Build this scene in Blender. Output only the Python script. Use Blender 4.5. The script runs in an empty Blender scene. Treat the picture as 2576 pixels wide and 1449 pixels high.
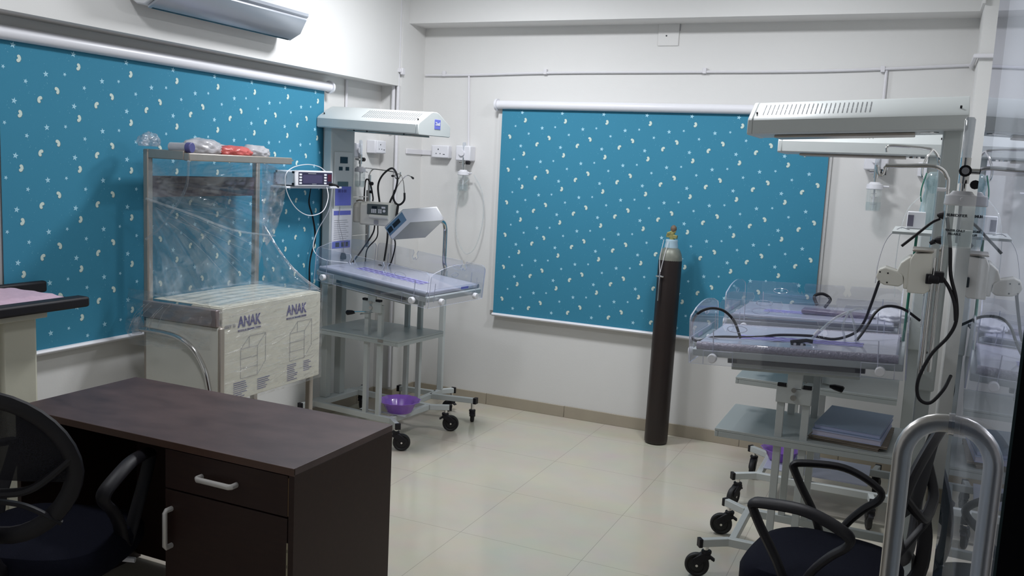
import bpy, bmesh, math, random
from mathutils import Vector, Matrix
from math import sin, cos, pi, radians as R
random.seed(7)
SC = bpy.context.scene
COL = SC.collection

# ---------------------------------------------------------------- camera
cam = bpy.data.cameras.new('camera'); co = bpy.data.objects.new('camera', cam); COL.objects.link(co)
cam.sensor_width = 36; cam.lens = 31.69; cam.clip_start = 0.02
yaw, pit, rol = -0.418103, -0.133394, 0.049688
fw = Vector((sin(yaw)*cos(pit), cos(yaw)*cos(pit), sin(pit)))
r0 = Vector((cos(yaw), -sin(yaw), 0)); u0 = r0.cross(fw)
rr = r0*cos(rol) + u0*sin(rol); uu = -r0*sin(rol) + u0*cos(rol)
co.matrix_world = Matrix(((rr.x, uu.x, -fw.x, 0), (rr.y, uu.y, -fw.y, 0), (rr.z, uu.z, -fw.z, 1.7), (0, 0, 0, 1)))
SC.camera = co
# ---------------------------------------------------------------- light and exposure
SC.view_settings.view_transform = 'Standard'; SC.view_settings.look = 'None'
SC.view_settings.gamma = 1; SC.view_settings.use_curve_mapping = False
SC.view_settings.exposure = 0.0
W = bpy.data.worlds.new('world'); SC.world = W; W.use_nodes = True
W.node_tree.nodes['Background'].inputs[0].default_value = (0.75, 0.85, 1, 1)
W.node_tree.nodes['Background'].inputs[1].default_value = 0.05
def area(name, loc, sx, sy, power, col=(1, 1, 1)):
    l = bpy.data.lights.new(name, 'AREA'); l.shape = 'RECTANGLE'; l.size = sx; l.size_y = sy
    l.energy = power; l.color = col
    o = bpy.data.objects.new(name, l); COL.objects.link(o); o.location = loc
    return o
LIGHTS = [(-2.35, 4.35, 36), (-0.80, 4.35, 22), (-2.3, 2.2, 15)]
for i, (lx, ly, pw) in enumerate(LIGHTS):
    area('ceiling_lamp', (lx, ly, 2.94), .3, .3, pw, (0.94, 0.96, 1.0))

# ---------------------------------------------------------------- helpers
def tag(o, label=None, cat=None, group=None, kind=None):
    if label: o['label'] = label
    if cat: o['category'] = cat
    if group: o['group'] = group
    if kind: o['kind'] = kind
    return o
def empty(name, loc, rz=0, label=None, cat=None, group=None):
    o = bpy.data.objects.new(name, None); COL.objects.link(o)
    o.location = loc; o.rotation_euler = (0, 0, rz); o.empty_display_size = .05
    return tag(o, label, cat, group)
def smooth(pts, n=6, closed=False):
    P = [Vector(p) for p in pts]; out = []
    N = len(P); rng = N if closed else N-1
    for i in range(rng):
        p1 = P[i]; p2 = P[(i+1) % N]
        p0 = P[(i-1) % N] if (closed or i > 0) else p1*2-p2
        p3 = P[(i+2) % N] if (closed or i+2 < N) else p2*2-p1
        for k in range(n):
            t = k/n
            out.append(.5*((2*p1)+(p2-p0)*t+(2*p0-5*p1+4*p2-p3)*t*t+(3*p1-p0-3*p2+p3)*t**3))
    if not closed: out.append(P[-1])
    return out
class MB:
    def __init__(s): s.bm = bmesh.new(); s.mi = 0
    def face(s, vs):
        try:
            f = s.bm.faces.new(vs); f.material_index = s.mi; return f
        except ValueError: return None
    def box(s, x0, x1, y0, y1, z0, z1, M=None):
        c = [Vector((x, y, z)) for x in (x0, x1) for y in (y0, y1) for z in (z0, z1)]
        if M: c = [M @ v for v in c]
        v = [s.bm.verts.new(p) for p in c]
        for q in ((0, 1, 3, 2), (4, 6, 7, 5), (0, 4, 5, 1), (2, 3, 7, 6), (0, 2, 6, 4), (1, 5, 7, 3)):
            s.face([v[i] for i in q])
        return s
    def bar(s, a, b, w, h=None, up=(0, 0, 1)):
        a = Vector(a); b = Vector(b); h = h or w; d = (b-a); L = d.length; d.normalize()
        up = Vector(up)
        if abs(d.dot(up)) > .95: up = Vector((1, 0, 0))
        sd = d.cross(up).normalized(); u = sd.cross(d)
        M = Matrix(((sd.x, d.x, u.x, a.x), (sd.y, d.y, u.y, a.y), (sd.z, d.z, u.z, a.z), (0, 0, 0, 1)))
        return s.box(-w/2, w/2, 0, L, -h/2, h/2, M)
    def tube(s, pts, r, seg=8, closed=False, sm=0, ry=None, cap=True):
        if sm:
            n0 = len(pts); pts = smooth(pts, sm, closed)
            if isinstance(r, (list, tuple)): r = [r[min(i//sm, n0-1)]*(1-(i % sm)/sm)+r[min(i//sm+1, n0-1)]*((i % sm)/sm) for i in range(len(pts))]
        P = [Vector(p) for p in pts]; N = len(P); rings = []; pr = None
        for i in range(N):
            a = P[(i-1) % N] if (closed or i > 0) else P[i]
            b = P[(i+1) % N] if (closed or i < N-1) else P[i]
            t = (b-a)
            if t.length < 1e-9: t = Vector((0, 0, 1))
            t.normalize()
            if pr is None:
                up = Vector((0, 0, 1)) if abs(t.z) < .9 else Vector((1, 0, 0))
                nrm = t.cross(up).normalized()
            else:
                nrm = (pr - t*pr.dot(t))
                nrm = nrm.normalized() if nrm.length > 1e-6 else t.orthogonal().normalized()
            pr = nrm; bn = t.cross(nrm)
            rad = r[i] if isinstance(r, (list, tuple)) else r
            rad2 = rad if ry is None else ry
            rings.append([s.bm.verts.new(P[i]+nrm*rad*cos(2*pi*k/seg)+bn*rad2*sin(2*pi*k/seg)) for k in range(seg)])
        for i in range(N if closed else N-1):
            A = rings[i]; B = rings[(i+1) % N]
            for k in range(seg): s.face([A[k], A[(k+1) % seg], B[(k+1) % seg], B[k]])
        if not closed and cap:
            s.face(list(reversed(rings[0]))); s.face(rings[-1])
        return s
    def cyl(s, a, b, r, seg=16): return s.tube([a, b], r, seg)
    def lathe(s, prof, c=(0, 0, 0), seg=24, M=None, wave=None):
        c = Vector(c); rings = []
        for (r, z) in prof:
            if r < 1e-6:
                p = c+Vector((0, 0, z)); rings.append([s.bm.verts.new(M @ p if M else p)])
            else:
                rg = []
                for k in range(seg):
                    a = 2*pi*k/seg; q = r*(1+(wave(a, z) if wave else 0))
                    p = c+Vector((q*cos(a), q*sin(a), z)); rg.append(s.bm.verts.new(M @ p if M else p))
                rings.append(rg)
        for A, B in zip(rings, rings[1:]):
            for k in range(seg):
                k2 = (k+1) % seg
                if len(A) == 1 and len(B) == 1: continue
                if len(A) == 1: s.face([A[0], B[k2], B[k]])
                elif len(B) == 1: s.face([A[k], A[k2], B[0]])
                else: s.face([A[k], A[k2], B[k2], B[k]])
        return s
    def prism(s, poly, f0, f1):
        """poly: 2d points; f0,f1 map (u,v)->3d for the two ends"""
        a = [s.bm.verts.new(Vector(f0(*p))) for p in poly]; b = [s.bm.verts.new(Vector(f1(*p))) for p in poly]
        n = len(poly)
        s.face(list(reversed(a))); s.face(b)
        for i in range(n): s.face([a[i], a[(i+1) % n], b[(i+1) % n], b[i]])
        return s
    def poly(s, pts): return s.face([s.bm.verts.new(Vector(p)) for p in pts])
    def grid(s, nu, nv, f):
        V = [[s.bm.verts.new(Vector(f(i/nu, j/nv))) for j in range(nv+1)] for i in range(nu+1)]
        for i in range(nu):
            for j in range(nv): s.face([V[i][j], V[i+1][j], V[i+1][j+1], V[i][j+1]])
        return s
    def build(s, name, mats, parent=None, bevel=0, flat=False, thick=0, keepn=False):
        if not keepn: bmesh.ops.recalc_face_normals(s.bm, faces=s.bm.faces)
        me = bpy.data.meshes.new(name); s.bm.to_mesh(me); s.bm.free()
        if not isinstance(mats, (list, tuple)): mats = [mats]
        for m in mats: me.materials.append(m)
        if not flat:
            me.shade_smooth()
            me.set_sharp_from_angle(angle=R(38))
        o = bpy.data.objects.new(name, me); COL.objects.link(o)
        if parent: o.parent = parent
        if bevel:
            b = o.modifiers.new('bevel', 'BEVEL'); b.width = bevel; b.segments = 2; b.limit_method = 'ANGLE'; b.angle_limit = R(40)
        if thick:
            t = o.modifiers.new('solid', 'SOLIDIFY'); t.thickness = thick
        return o
def text(body, size, mat, parent, M, name='lettering', bold=0.0, sx=1.0):
    cu = bpy.data.curves.new('txt', 'FONT'); cu.body = body; cu.size = size; cu.offset = bold; cu.extrude = .0006
    cu.align_x = 'CENTER'; cu.align_y = 'CENTER'
    t = bpy.data.objects.new('txt', cu); COL.objects.link(t)
    dg = bpy.context.evaluated_depsgraph_get(); dg.update()
    me = bpy.data.meshes.new_from_object(t.evaluated_get(dg))
    bpy.data.objects.remove(t)
    me.transform(M @ Matrix.Diagonal((sx, 1, 1, 1)))
    me.materials.clear(); me.materials.append(mat); me.name = name
    o = bpy.data.objects.new(name, me); COL.objects.link(o)
    if parent: o.parent = parent
    return o
def frame(o, x, y):
    """matrix with text-right = x, text-up = y at origin o"""
    x = Vector(x).normalized(); y = Vector(y).normalized(); z = x.cross(y); o = Vector(o)
    return Matrix(((x.x, y.x, z.x, o.x), (x.y, y.y, z.y, o.y), (x.z, y.z, z.z, o.z), (0, 0, 0, 1)))

# ---------------------------------------------------------------- materials
def pm(name, col, rough=.5, metal=0, noise=0, nscale=20, bump=0, bscale=60, spec=.5, coat=0, trans=0, alpha=1, col2=None, stretch=None, detail=4):
    m = bpy.data.materials.new(name); m.use_nodes = True; n = m.node_tree.nodes; l = m.node_tree.links
    b = n['Principled BSDF']
    b.inputs['Base Color'].default_value = (*col, 1); b.inputs['Roughness'].default_value = rough
    b.inputs['Metallic'].default_value = metal; b.inputs['Specular IOR Level'].default_value = spec
    b.inputs['Coat Weight'].default_value = coat; b.inputs['Transmission Weight'].default_value = trans
    b.inputs['Alpha'].default_value = alpha
    tc = n.new('ShaderNodeTexCoord')
    src = tc.outputs['Object']
    if stretch:
        mp = n.new('ShaderNodeMapping'); mp.inputs['Scale'].default_value = stretch; l.new(src, mp.inputs[0]); src = mp.outputs[0]
    nt = n.new('ShaderNodeTexNoise'); nt.inputs['Scale'].default_value = nscale; nt.inputs['Detail'].default_value = detail; l.new(src, nt.inputs['Vector'])
    mx = n.new('ShaderNodeMix'); mx.data_type = 'RGBA'
    c2 = col2 if col2 else tuple(max(0, c*(1-noise)) for c in col)
    mx.inputs[6].default_value = (*col, 1); mx.inputs[7].default_value = (*c2, 1)
    l.new(nt.outputs[0], mx.inputs[0]); l.new(mx.outputs[2], b.inputs['Base Color'])
    if bump:
        nb = n.new('ShaderNodeTexNoise'); nb.inputs['Scale'].default_value = bscale; nb.inputs['Detail'].default_value = 5; l.new(src, nb.inputs['Vector'])
        bp = n.new('ShaderNodeBump'); bp.inputs['Strength'].default_value = bump; bp.inputs['Distance'].default_value = .01
        l.new(nb.outputs[0], bp.inputs['Height']); l.new(bp.outputs[0], b.inputs['Normal'])
    return m
def clearmat(name, tint, base=.06, gl=(1, 1, 1), rough=.03, haze=0, hazecol=(.8, .8, .9), bump=0, bscale=12, ior=1.45, stretch=None):
    """thin clear sheet: transparent + mirror by fresnel (+ a little milky haze)"""
    m = bpy.data.materials.new(name); m.use_nodes = True; n = m.node_tree.nodes; l = m.node_tree.links
    n.clear(); out = n.new('ShaderNodeOutputMaterial')
    tr = n.new('ShaderNodeBsdfTransparent'); tr.inputs[0].default_value = (*tint, 1)
    g = n.new('ShaderNodeBsdfGlossy'); g.inputs[0].default_value = (*gl, 1); g.inputs['Roughness'].default_value = rough
    df = n.new('ShaderNodeBsdfDiffuse'); df.inputs[0].default_value = (*hazecol, 1)
    fr = n.new('ShaderNodeFresnel'); fr.inputs[0].default_value = ior
    geo = n.new('ShaderNodeNewGeometry'); inv = n.new('ShaderNodeMath'); inv.operation = 'SUBTRACT'; inv.inputs[0].default_value = 1
    l.new(geo.outputs['Backfacing'], inv.inputs[1])
    ad = n.new('ShaderNodeMath'); ad.operation = 'MULTIPLY_ADD'; l.new(fr.outputs[0], ad.inputs[0]); l.new(inv.outputs[0], ad.inputs[1]); ad.inputs[2].default_value = base
    ad.use_clamp = True
    m1 = n.new('ShaderNodeMixShader'); m1.inputs[0].default_value = haze; l.new(tr.outputs[0], m1.inputs[1]); l.new(df.outputs[0], m1.inputs[2])
    m2 = n.new('ShaderNodeMixShader'); l.new(ad.outputs[0], m2.inputs[0]); l.new(m1.outputs[0], m2.inputs[1]); l.new(g.outputs[0], m2.inputs[2])
    l.new(m2.outputs[0], out.inputs[0])
    if bump:
        tc = n.new('ShaderNodeTexCoord'); src = tc.outputs['Object']
        if stretch:
            mp = n.new('ShaderNodeMapping'); mp.inputs['Scale'].default_value = stretch; mp.inputs['Rotation'].default_value = (R(35), 0, 0); l.new(src, mp.inputs[0]); src = mp.outputs[0]
        nb = n.new('ShaderNodeTexNoise'); nb.inputs['Scale'].default_value = bscale; nb.inputs['Detail'].default_value = 6; nb.inputs['Distortion'].default_value = 1.2
        l.new(src, nb.inputs['Vector'])
        bp = n.new('ShaderNodeBump'); bp.inputs['Strength'].default_value = bump; bp.inputs['Distance'].default_value = .02
        l.new(nb.outputs[0], bp.inputs['Height']); l.new(bp.outputs[0], g.inputs['Normal']); l.new(bp.outputs[0], fr.inputs['Normal'])
        if haze:
            rmp = n.new('ShaderNodeMapRange'); rmp.inputs[1].default_value = .42; rmp.inputs[2].default_value = .68; rmp.inputs[3].default_value = haze*.45; rmp.inputs[4].default_value = haze*2.2
            l.new(nb.outputs[0], rmp.inputs[0]); l.new(rmp.outputs[0], m1.inputs[0])
    return m
def emis(name, col, s):
    m = bpy.data.materials.new(name); m.use_nodes = True; b = m.node_tree.nodes['Principled BSDF']
    b.inputs['Base Color'].default_value = (*col, 1)
    b.inputs['Emission Color'].default_value = (*col, 1); b.inputs['Emission Strength'].default_value = s
    return m
M = {}
M['wall'] = pm('wall_paint', (.74, .735, .72), .6, noise=.03, nscale=3, bump=.04, bscale=90)
M['ceil'] = pm('ceiling_paint', (.78, .78, .77), .7, noise=.02)
M['skirt'] = pm('skirting_tile', (.42, .37, .29), .3, noise=.15, nscale=8)
M['white'] = pm('white_plastic', (.78, .78, .82), .35, noise=.03)
M['ivory'] = pm('ivory_plastic', (.78, .765, .70), .4, noise=.05)
M['pvc'] = pm('pvc_conduit', (.74, .73, .76), .35, noise=.03)
M['powder'] = pm('grey_powder_coat', (.47, .505, .50), .38, noise=.06, nscale=6, spec=.5)
M['powderL'] = pm('pale_powder_coat', (.55, .58, .575), .4, noise=.06, nscale=6)
M['steel'] = pm('stainless_steel', (.50, .45, .40), .36, metal=.55, noise=.25, nscale=14, stretch=(1, 1, .1), bump=.05)
M['darksteel'] = pm('dull_dark_steel', (.22, .22, .21), .35, metal=.7, noise=.5, nscale=9)
M['edge'] = pm('slate_mattress_edge', (.27, .29, .35), .4, noise=.1)
M['chrome'] = pm('chrome', (.75, .74, .73), .12, metal=1, noise=.1)
M['satin'] = pm('satin_steel_handle', (.60, .58, .56), .34, metal=1, noise=.12, nscale=300, stretch=(1, 1, .02))
M['alu'] = pm('aluminium_handle', (.66, .64, .62), .42, metal=.35, noise=.05)
M['black'] = pm('black_plastic', (.012, .011, .015), .5, noise=.3, bump=.02, spec=.3)
M['rubber'] = pm('black_rubber', (.012, .012, .014), .6, noise=.3)
M['fabric'] = pm('black_fabric', (.008, .009, .018), .9, noise=.4, nscale=200, bump=.2, bscale=400, spec=.1)
M['meshf'] = pm('black_mesh_fabric', (.015, .015, .02), .8, noise=.3, nscale=300, alpha=.93, spec=.2)
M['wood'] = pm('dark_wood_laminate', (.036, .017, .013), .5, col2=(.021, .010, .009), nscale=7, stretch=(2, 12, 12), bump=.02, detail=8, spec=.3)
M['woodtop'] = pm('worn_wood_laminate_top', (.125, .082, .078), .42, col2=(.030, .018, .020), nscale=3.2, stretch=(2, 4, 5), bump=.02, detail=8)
M['ink'] = pm('blue_ink', (.07, .06, .22), .6)
M['inkl'] = pm('grey_line_ink', (.3, .3, .33), .6)
M['card'] = pm('white_carton', (.72, .70, .60), .55, noise=.12, nscale=5, bump=.06, bscale=14)
M['sheetm'] = pm('white_sheet_panel', (.76, .75, .68), .5, noise=.12, nscale=5)
M['slot'] = pm('vent_slots', (.13, .14, .15), .7)
M['lcd'] = pm('dark_display', (.02, .025, .035), .12, noise=.2)
M['lcdg'] = pm('grey_lcd', (.10, .15, .16), .2, noise=.2)
M['violet'] = pm('violet_display', (.045, .035, .07), .15, noise=.2)
M['blue'] = pm('blue_sticker', (.16, .18, .62), .4, noise=.1)
M['bluep'] = pm('blue_grey_keypad', (.14, .25, .38), .35, noise=.15)
M['mat'] = pm('lavender_mattress_vinyl', (.50, .51, .62), .28, noise=.08, nscale=12, bump=.35, bscale=28, coat=.5)
M['roll'] = pm('foil_wrapped_mattress_edge', (.36, .34, .42), .16, noise=.2, nscale=50, bump=1.0, bscale=70, coat=1)
M['lav'] = pm('lavender_print', (.42, .42, .78), .45)
M['lavd'] = pm('violet_print', (.22, .18, .52), .45)
M['purple'] = pm('purple_translucent_plastic', (.36, .16, .70), .25, noise=.1, alpha=.86, coat=.3)
M['pink'] = pm('pink_quilted_vinyl', (.62, .45, .56), .45, noise=.15, nscale=30, bump=.4, bscale=30)
M['cream'] = pm('cream_enamel', (.66, .64, .52), .45, noise=.06)
M['green'] = pm('green_strap', (.01, .14, .09), .5)
M['red'] = pm('red_packet', (.62, .12, .11), .35, noise=.2, bump=.3)
M['bag'] = pm('milky_polythene', (.60, .59, .62), .3, noise=.15, nscale=12, alpha=.8, bump=.5, bscale=25, coat=.5)
M['bottle'] = pm('blue_bottle_cap', (.10, .10, .28), .4)
M['file'] = pm('lilac_file_cover', (.44, .50, .72), .5, noise=.08)
M['filed'] = pm('slate_file_cover', (.25, .33, .46), .5, noise=.08)
M['paper'] = pm('paper_block', (.58, .57, .72), .7, noise=.1, nscale=60, stretch=(1, 1, 30))
M['brownp'] = pm('old_paper_stack', (.34, .29, .23), .8, col2=(.16, .13, .11), nscale=40, stretch=(1, 1, 30))
M['cyl'] = pm('black_cylinder_paint', (.012, .009, .009), .38, col2=(.022, .012, .010), nscale=9, bump=.08, bscale=40)
M['cylw'] = pm('worn_silver_paint', (.30, .31, .26), .45, metal=.3, col2=(.12, .13, .11), nscale=25)
M['tape'] = pm('pale_blue_tape', (.42, .58, .68), .4, noise=.15)
M['brass'] = pm('dull_brass', (.42, .40, .16), .45, metal=.5, noise=.4, nscale=60)
M['brown'] = pm('brown_knob', (.17, .12, .08), .6, noise=.3)
M['teal'] = pm('teal_blind_fabric', (.050, .250, .380), .75, col2=(.043, .222, .345), nscale=260, bump=.05, bscale=500, spec=.2)
M['star'] = pm('pale_blue_star_print', (.42, .72, .86), .7)
M['dot'] = pm('speckle_print', (.12, .37, .51), .7)
M['bean'] = pm('cream_print', (.60, .72, .66), .7)
M['beanr'] = pm('tan_print_rim', (.12, .20, .22), .7)
M['acry'] = clearmat('clear_acrylic', (.955, .96, .975), .03, haze=.035, hazecol=(.66, .68, .85))
M['acre'] = clearmat('acrylic_cut_edge', (.62, .64, .74), .15, haze=.55, hazecol=(.70, .72, .86))
M['tube'] = clearmat('clear_tubing', (.90, .92, .93), .08, haze=.28, hazecol=(.85, .87, .88))
M['flow'] = clearmat('flow_tube_plastic', (.82, .85, .88), .10, haze=.35, hazecol=(.75, .78, .82))
M['bot'] = clearmat('clear_bottle', (.93, .95, .95), .04, haze=.12, hazecol=(.8, .85, .85))
M['bagc'] = clearmat('pale_cyan_silicone', (.84, .91, .92), .07, haze=.22, hazecol=(.52, .64, .67))
M['film'] = clearmat('stretch_film', (.93, .94, .95), .035, rough=.10, haze=.13, hazecol=(.62, .70, .76), bump=.35, bscale=9)
M['film2'] = clearmat('crumpled_film', (.90, .90, .92), .08, rough=.09, haze=.20, hazecol=(.75, .74, .76), bump=.7, bscale=16)
M['film3'] = clearmat('tight_film', (.95, .95, .95), .045, rough=.10, haze=.07, hazecol=(.75, .74, .72), bump=1.0, bscale=9, stretch=(1, .8, 4))
M['glass'] = clearmat('door_glass', (.86, .90, .95), .0, gl=(.88, .89, .98), rough=.0, ior=1.5)
M['glasse'] = pm('glass_cut_edge', (.25, .36, .36), .2, noise=.3, nscale=80)
M['jamb'] = pm('black_door_frame', (.005, .005, .006), .7, noise=.2, spec=0)
M['acw'] = pm('air_conditioner_white', (.72, .73, .76), .3, noise=.03)
M['acs'] = pm('air_conditioner_silver', (.42, .45, .50), .25, metal=.3, noise=.05)
M['lamp'] = emis('lamp_diffuser', (1, 1, 1), 4)
# floor: large glossy vitrified tiles
m = bpy.data.materials.new('floor_tiles'); m.use_nodes = True; n = m.node_tree.nodes; l = m.node_tree.links; b = n['Principled BSDF']
tc = n.new('ShaderNodeTexCoord'); br = n.new('ShaderNodeTexBrick'); br.offset = 0; br.inputs['Scale'].default_value = 1
br.inputs['Brick Width'].default_value = .6; br.inputs['Row Height'].default_value = .6; br.inputs['Mortar Size'].default_value = .0016; br.inputs['Mortar Smooth'].default_value = .2
br.inputs['Color1'].default_value = (.60, .56, .47, 1); br.inputs['Color2'].default_value = (.585, .545, .455, 1); br.inputs['Mortar'].default_value = (.40, .37, .31, 1)
nz = n.new('ShaderNodeTexNoise'); nz.inputs['Scale'].default_value = 5; nz.inputs['Detail'].default_value = 8
mx = n.new('ShaderNodeMix'); mx.data_type = 'RGBA'; mx.blend_type = 'MULTIPLY'; mx.inputs[0].default_value = .18
l.new(tc.outputs['Object'], br.inputs[0]); l.new(tc.outputs['Object'], nz.inputs['Vector'])
l.new(br.outputs[0], mx.inputs[6]); l.new(nz.outputs['Color'], mx.inputs[7]); l.new(mx.outputs[2], b.inputs['Base Color'])
b.inputs['Roughness'].default_value = .12; b.inputs['Specular IOR Level'].default_value = .45
M['floor'] = m
# skirting tile joints
def struct(o): o['kind'] = 'structure'; return o

# ---------------------------------------------------------------- room shell
XA, YB, XR, YF, H = -3.47, 5.723, .30, .40, 3.0
struct(MB().box(XA-.2, XR+.2, -1.6, YB+.2, -.1, 0).build('floor', M['floor']))
struct(MB().box(XA-.2, XR+.2, YF-.1, YB+.2, H, H+.1).build('ceiling', M['ceil']))
struct(MB().box(XA-.2, XA, YF-.1, YB+.2, 0, H).build('wall_left', M['wall']))
struct(MB().box(XA, XR, YB, YB+.2, 0, H).build('wall_back', M['wall']))
struct(MB().box(XR, XR+.2, .52, YB+.2, 0, H).build('wall_right', M['wall']))
struct(MB().box(XA, -.98, YF-.1, YF, 0, H).box(-.98, XR+.2, YF-.1, YF, 2.15, H).box(.14, XR+.2, YF-.1, .48, 0, 2.15).build('wall_front', M['wall']))
struct(MB().box(XA, -3.31, 5.42, YB, 0, H).box(.203, XR, 5.30, YB, 0, H).build('wall_pillars', M['wall']))
struct(MB().box(XA, -3.32, YF, 5.42, 2.21, H).build('wall_beam_left', M['wall']))
struct(MB().box(-3.31, .203, 5.50, YB, 2.64, H).build('wall_beam_back', M['wall']))
def skirt(name, segs):
    b = MB()
    for (x0, x1, y0, y1) in segs:
        b.box(x0, x1, y0, y1, 0, .08)
    return struct(b.build(name, M['skirt'], bevel=.002))
def cuts(a, b_, st=.6, g=.0012):
    out = []; x = a
    while x < b_:
        e = min(x+st, b_); out.append((x+g, e-g)); x = e
    return out
skirt('baseboard_back', [(x0, x1, YB-.010, YB) for x0, x1 in cuts(-3.30, .20)])
skirt('baseboard_left', [(XA, XA+.010, y0, y1) for y0, y1 in cuts(YF, 5.41)])
skirt('baseboard_pillars', [(XA, -3.298, 5.408, 5.42), (-3.31, -3.298, 5.42, YB-.012), (.191, XR, 5.288, 5.30), (.191, .203, 5.30, YB-.012)])
# tile strip on top of the far left beam end: bright edge of the beam duct at the right
struct(MB().box(.19, .203, 5.27, 5.50, 2.64, H).build('trim_1', M['wall']))

# ---------------------------------------------------------------- roller blinds
def blind(name, label, n_, w, h, phase):
    """local: u across (0..w), v down (0..h); plane faces +normal; n_ maps (u, v, d)->xyz"""
    root = empty(name, n_(0, 0, 0), 0, label, 'blind', 'patterned roller blinds')
    inv = Vector(n_(0, 0, 0))
    f = lambda u, v, d: Vector(n_(u, v, d))-inv
    b = MB()
    # slab
    for (d) in (0,):
        c = [f(0, 0, -.001), f(w, 0, -.001), f(w, h, -.001), f(0, h, -.001)]; c2 = [f(0, 0, 0), f(w, 0, 0), f(w, h, 0), f(0, h, 0)]
        va = [b.bm.verts.new(p) for p in c]; vb = [b.bm.verts.new(p) for p in c2]
        b.face(va); b.face(vb)
        for i in range(4): b.face([va[i], va[(i+1) % 4], vb[(i+1) % 4], vb[i]])
    TW, TH = .290, .224
    rnd = random.Random(3)
    dots = [(rnd.uniform(0, TW), rnd.uniform(0, TH), rnd.choice((.0007, .0008, .0011, .0016))) for _ in range(26)]
    for cx, cy in ((.26, .03), (.16, .13), (.07, .17), (.02, .05)):
        for _ in range(4): dots.append((cx+rnd.gauss(0, .012), cy+rnd.gauss(0, .012), rnd.choice((.0014, .0018, .0024))))
    stars = [(0, 0, .0142, .2), (.2443, .0913, .0098, .5), (.1508, .100, .0142, -.1), (.0544, .1396, .0112, .3)]
    beans = [(.0275, .0517, .2, 1), (.2072, .162, -.45, 1.1), (.1163, .2068, .5, -1.05)]
    def add(pts, d, mi):
        if min(p[0] for p in pts) < .001 or max(p[0] for p in pts) > w-.001 or min(p[1] for p in pts) < .001 or max(p[1] for p in pts) > h-.001: return
        b.mi = mi; b.poly([f(p[0], p[1], d) for p in pts])
    nu = int(w/TW)+2; nv = int(h/TH)+2
    for i in range(-1, nu):
        for j in range(-1, nv):
            ox = phase[0]+i*TW; oy = phase[1]+j*TH
            for (x, y, r, a) in stars:
                P = []
                for k in range(10):
                    q = r if k % 2 == 0 else r*.40; t = a+k*pi/5
                    P.append((ox+x+q*sin(t), oy+y-q*cos(t)))
                add(P, .0006, 1)
                add([(ox+x+r*.14*sin(t*pi/3), oy+y+r*.14*cos(t*pi/3)) for t in range(6)], .0009, 3)
            for (x, y, a, s) in beans:
                P = []; Q = []
                for (W_, T) in ((.0078, P), (.0090, Q)):
                    Rc = .0098
                    for k in range(7):
                        t = -.95+1.9*k/6; T.append(((Rc+W_)*cos(t)-Rc, (Rc+W_)*sin(t)*1.0))
                    for k in range(1, 4):
                        t = .95+k*pi/4; c0 = (Rc*cos(.95)-Rc, Rc*sin(.95)); T.append((c0[0]+W_*cos(t), c0[1]+W_*sin(t)))
                    T.append((-.0052, 0))
                    for k in range(1, 4):
                        t = -.95-pi+k*pi/4; c0 = (Rc*cos(.95)-Rc, -Rc*sin(.95)); T.append((c0[0]+W_*cos(t), c0[1]+W_*sin(t)))
                def place(T, dx):
                    o = []
                    for (px, pz) in T:
                        if s < 0: px = -px
                        o.append((ox+x+px*cos(a)-pz*sin(a)+dx, oy+y+px*sin(a)+pz*cos(a)+dx))
                    return o
                Q = place(Q, .0012); P = place(P, 0)
                add(Q, .0004, 4); add(P, .0008, 2)
            for (x, y, r) in dots:
                add([(ox+x+r*cos(t*pi/2), oy+y+r*sin(t*pi/2)) for t in range(4)], .0005, 3)
    b.build('fabric', [M['teal'], M['star'], M['bean'], M['dot'], M['beanr']], root, flat=True, keepn=False)
    t = MB(); t.tube([f(-.03, -.018, .012), f(w+.03, -.018, .012)], .029, 24); t.build('roller_tube', M['white'], root)
    t = MB(); t.tube([f(-.045, -.018, .012), f(-.030, -.018, .012)], .040, 20); t.build('end_bracket', M['white'], root)
    t = MB(); t.tube([f(w+.030, -.018, .012), f(w+.045, -.018, .012)], .040, 20); t.build('end_bracket', M['white'], root)
    t = MB(); t.tube([f(-.004, h+.006, 0), f(w+.004, h+.006, 0)], .017, 12, ry=.012); t.build('bottom_bar', M['white'], root)
    return root
# left wall blind: u runs from the camera end (y small) to the far end
blind('roller_blind', 'large teal roller blind with stars covering the left wall', lambda u, v, d: (XA+.035+d, 4.715-2.185+u, 2.118-v), 2.185, 1.318, (.065, .025))
blind('roller_blind', 'smaller teal roller blind with stars on the back wall behind the black cylinder', lambda u, v, d: (-2.660+u, YB-.045-d, 2.098-v), 2.142, 1.425, (.150, .03))
# pale window surround seen beside the blinds
for nme, bx in (('trim_2', (-2.70, -.50, YB-.022, YB, .69, 2.09)), ('trim_3', (XA, XA+.018, 2.50, 4.74, .83, 2.10))):
    struct(MB().box(*bx).build(nme, M['wall']))

# ---------------------------------------------------------------- air conditioner
ac = empty('air_conditioner', (-3.32, 3.0, 2.34), 0, 'white split air conditioner with silver trim high on the left wall beam', 'air conditioner')
prof = [(0, .03), (.05, 0), (.10, -.005), (.16, .03), (.195, .09), (.205, .16), (.20, .30), (.17, .31), (0, .31)]
def yz(y): return lambda u, v: (u, y, v)
MB().prism(prof, yz(.08), yz(1.12)).build('body', M['acw'], ac, bevel=.006)
MB().prism([(.098, -.008), (.162, .027), (.197, .088), (.205, .094), (.207, .088), (.168, .018), (.10, -.016)], yz(.10), yz(1.10)).build('louvre', M['acs'], ac)
MB().prism([(.094, -.012), (.10, -.017), (.108, -.013), (.102, -.006)], yz(.12), yz(1.08)).build('outlet_slot', M['lcd'], ac)
MB().prism([(.198, .10), (.2085, .11), (.2085, .125), (.20, .125)], yz(.085), yz(1.115)).build('trim_strip', M['acs'], ac)

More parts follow.
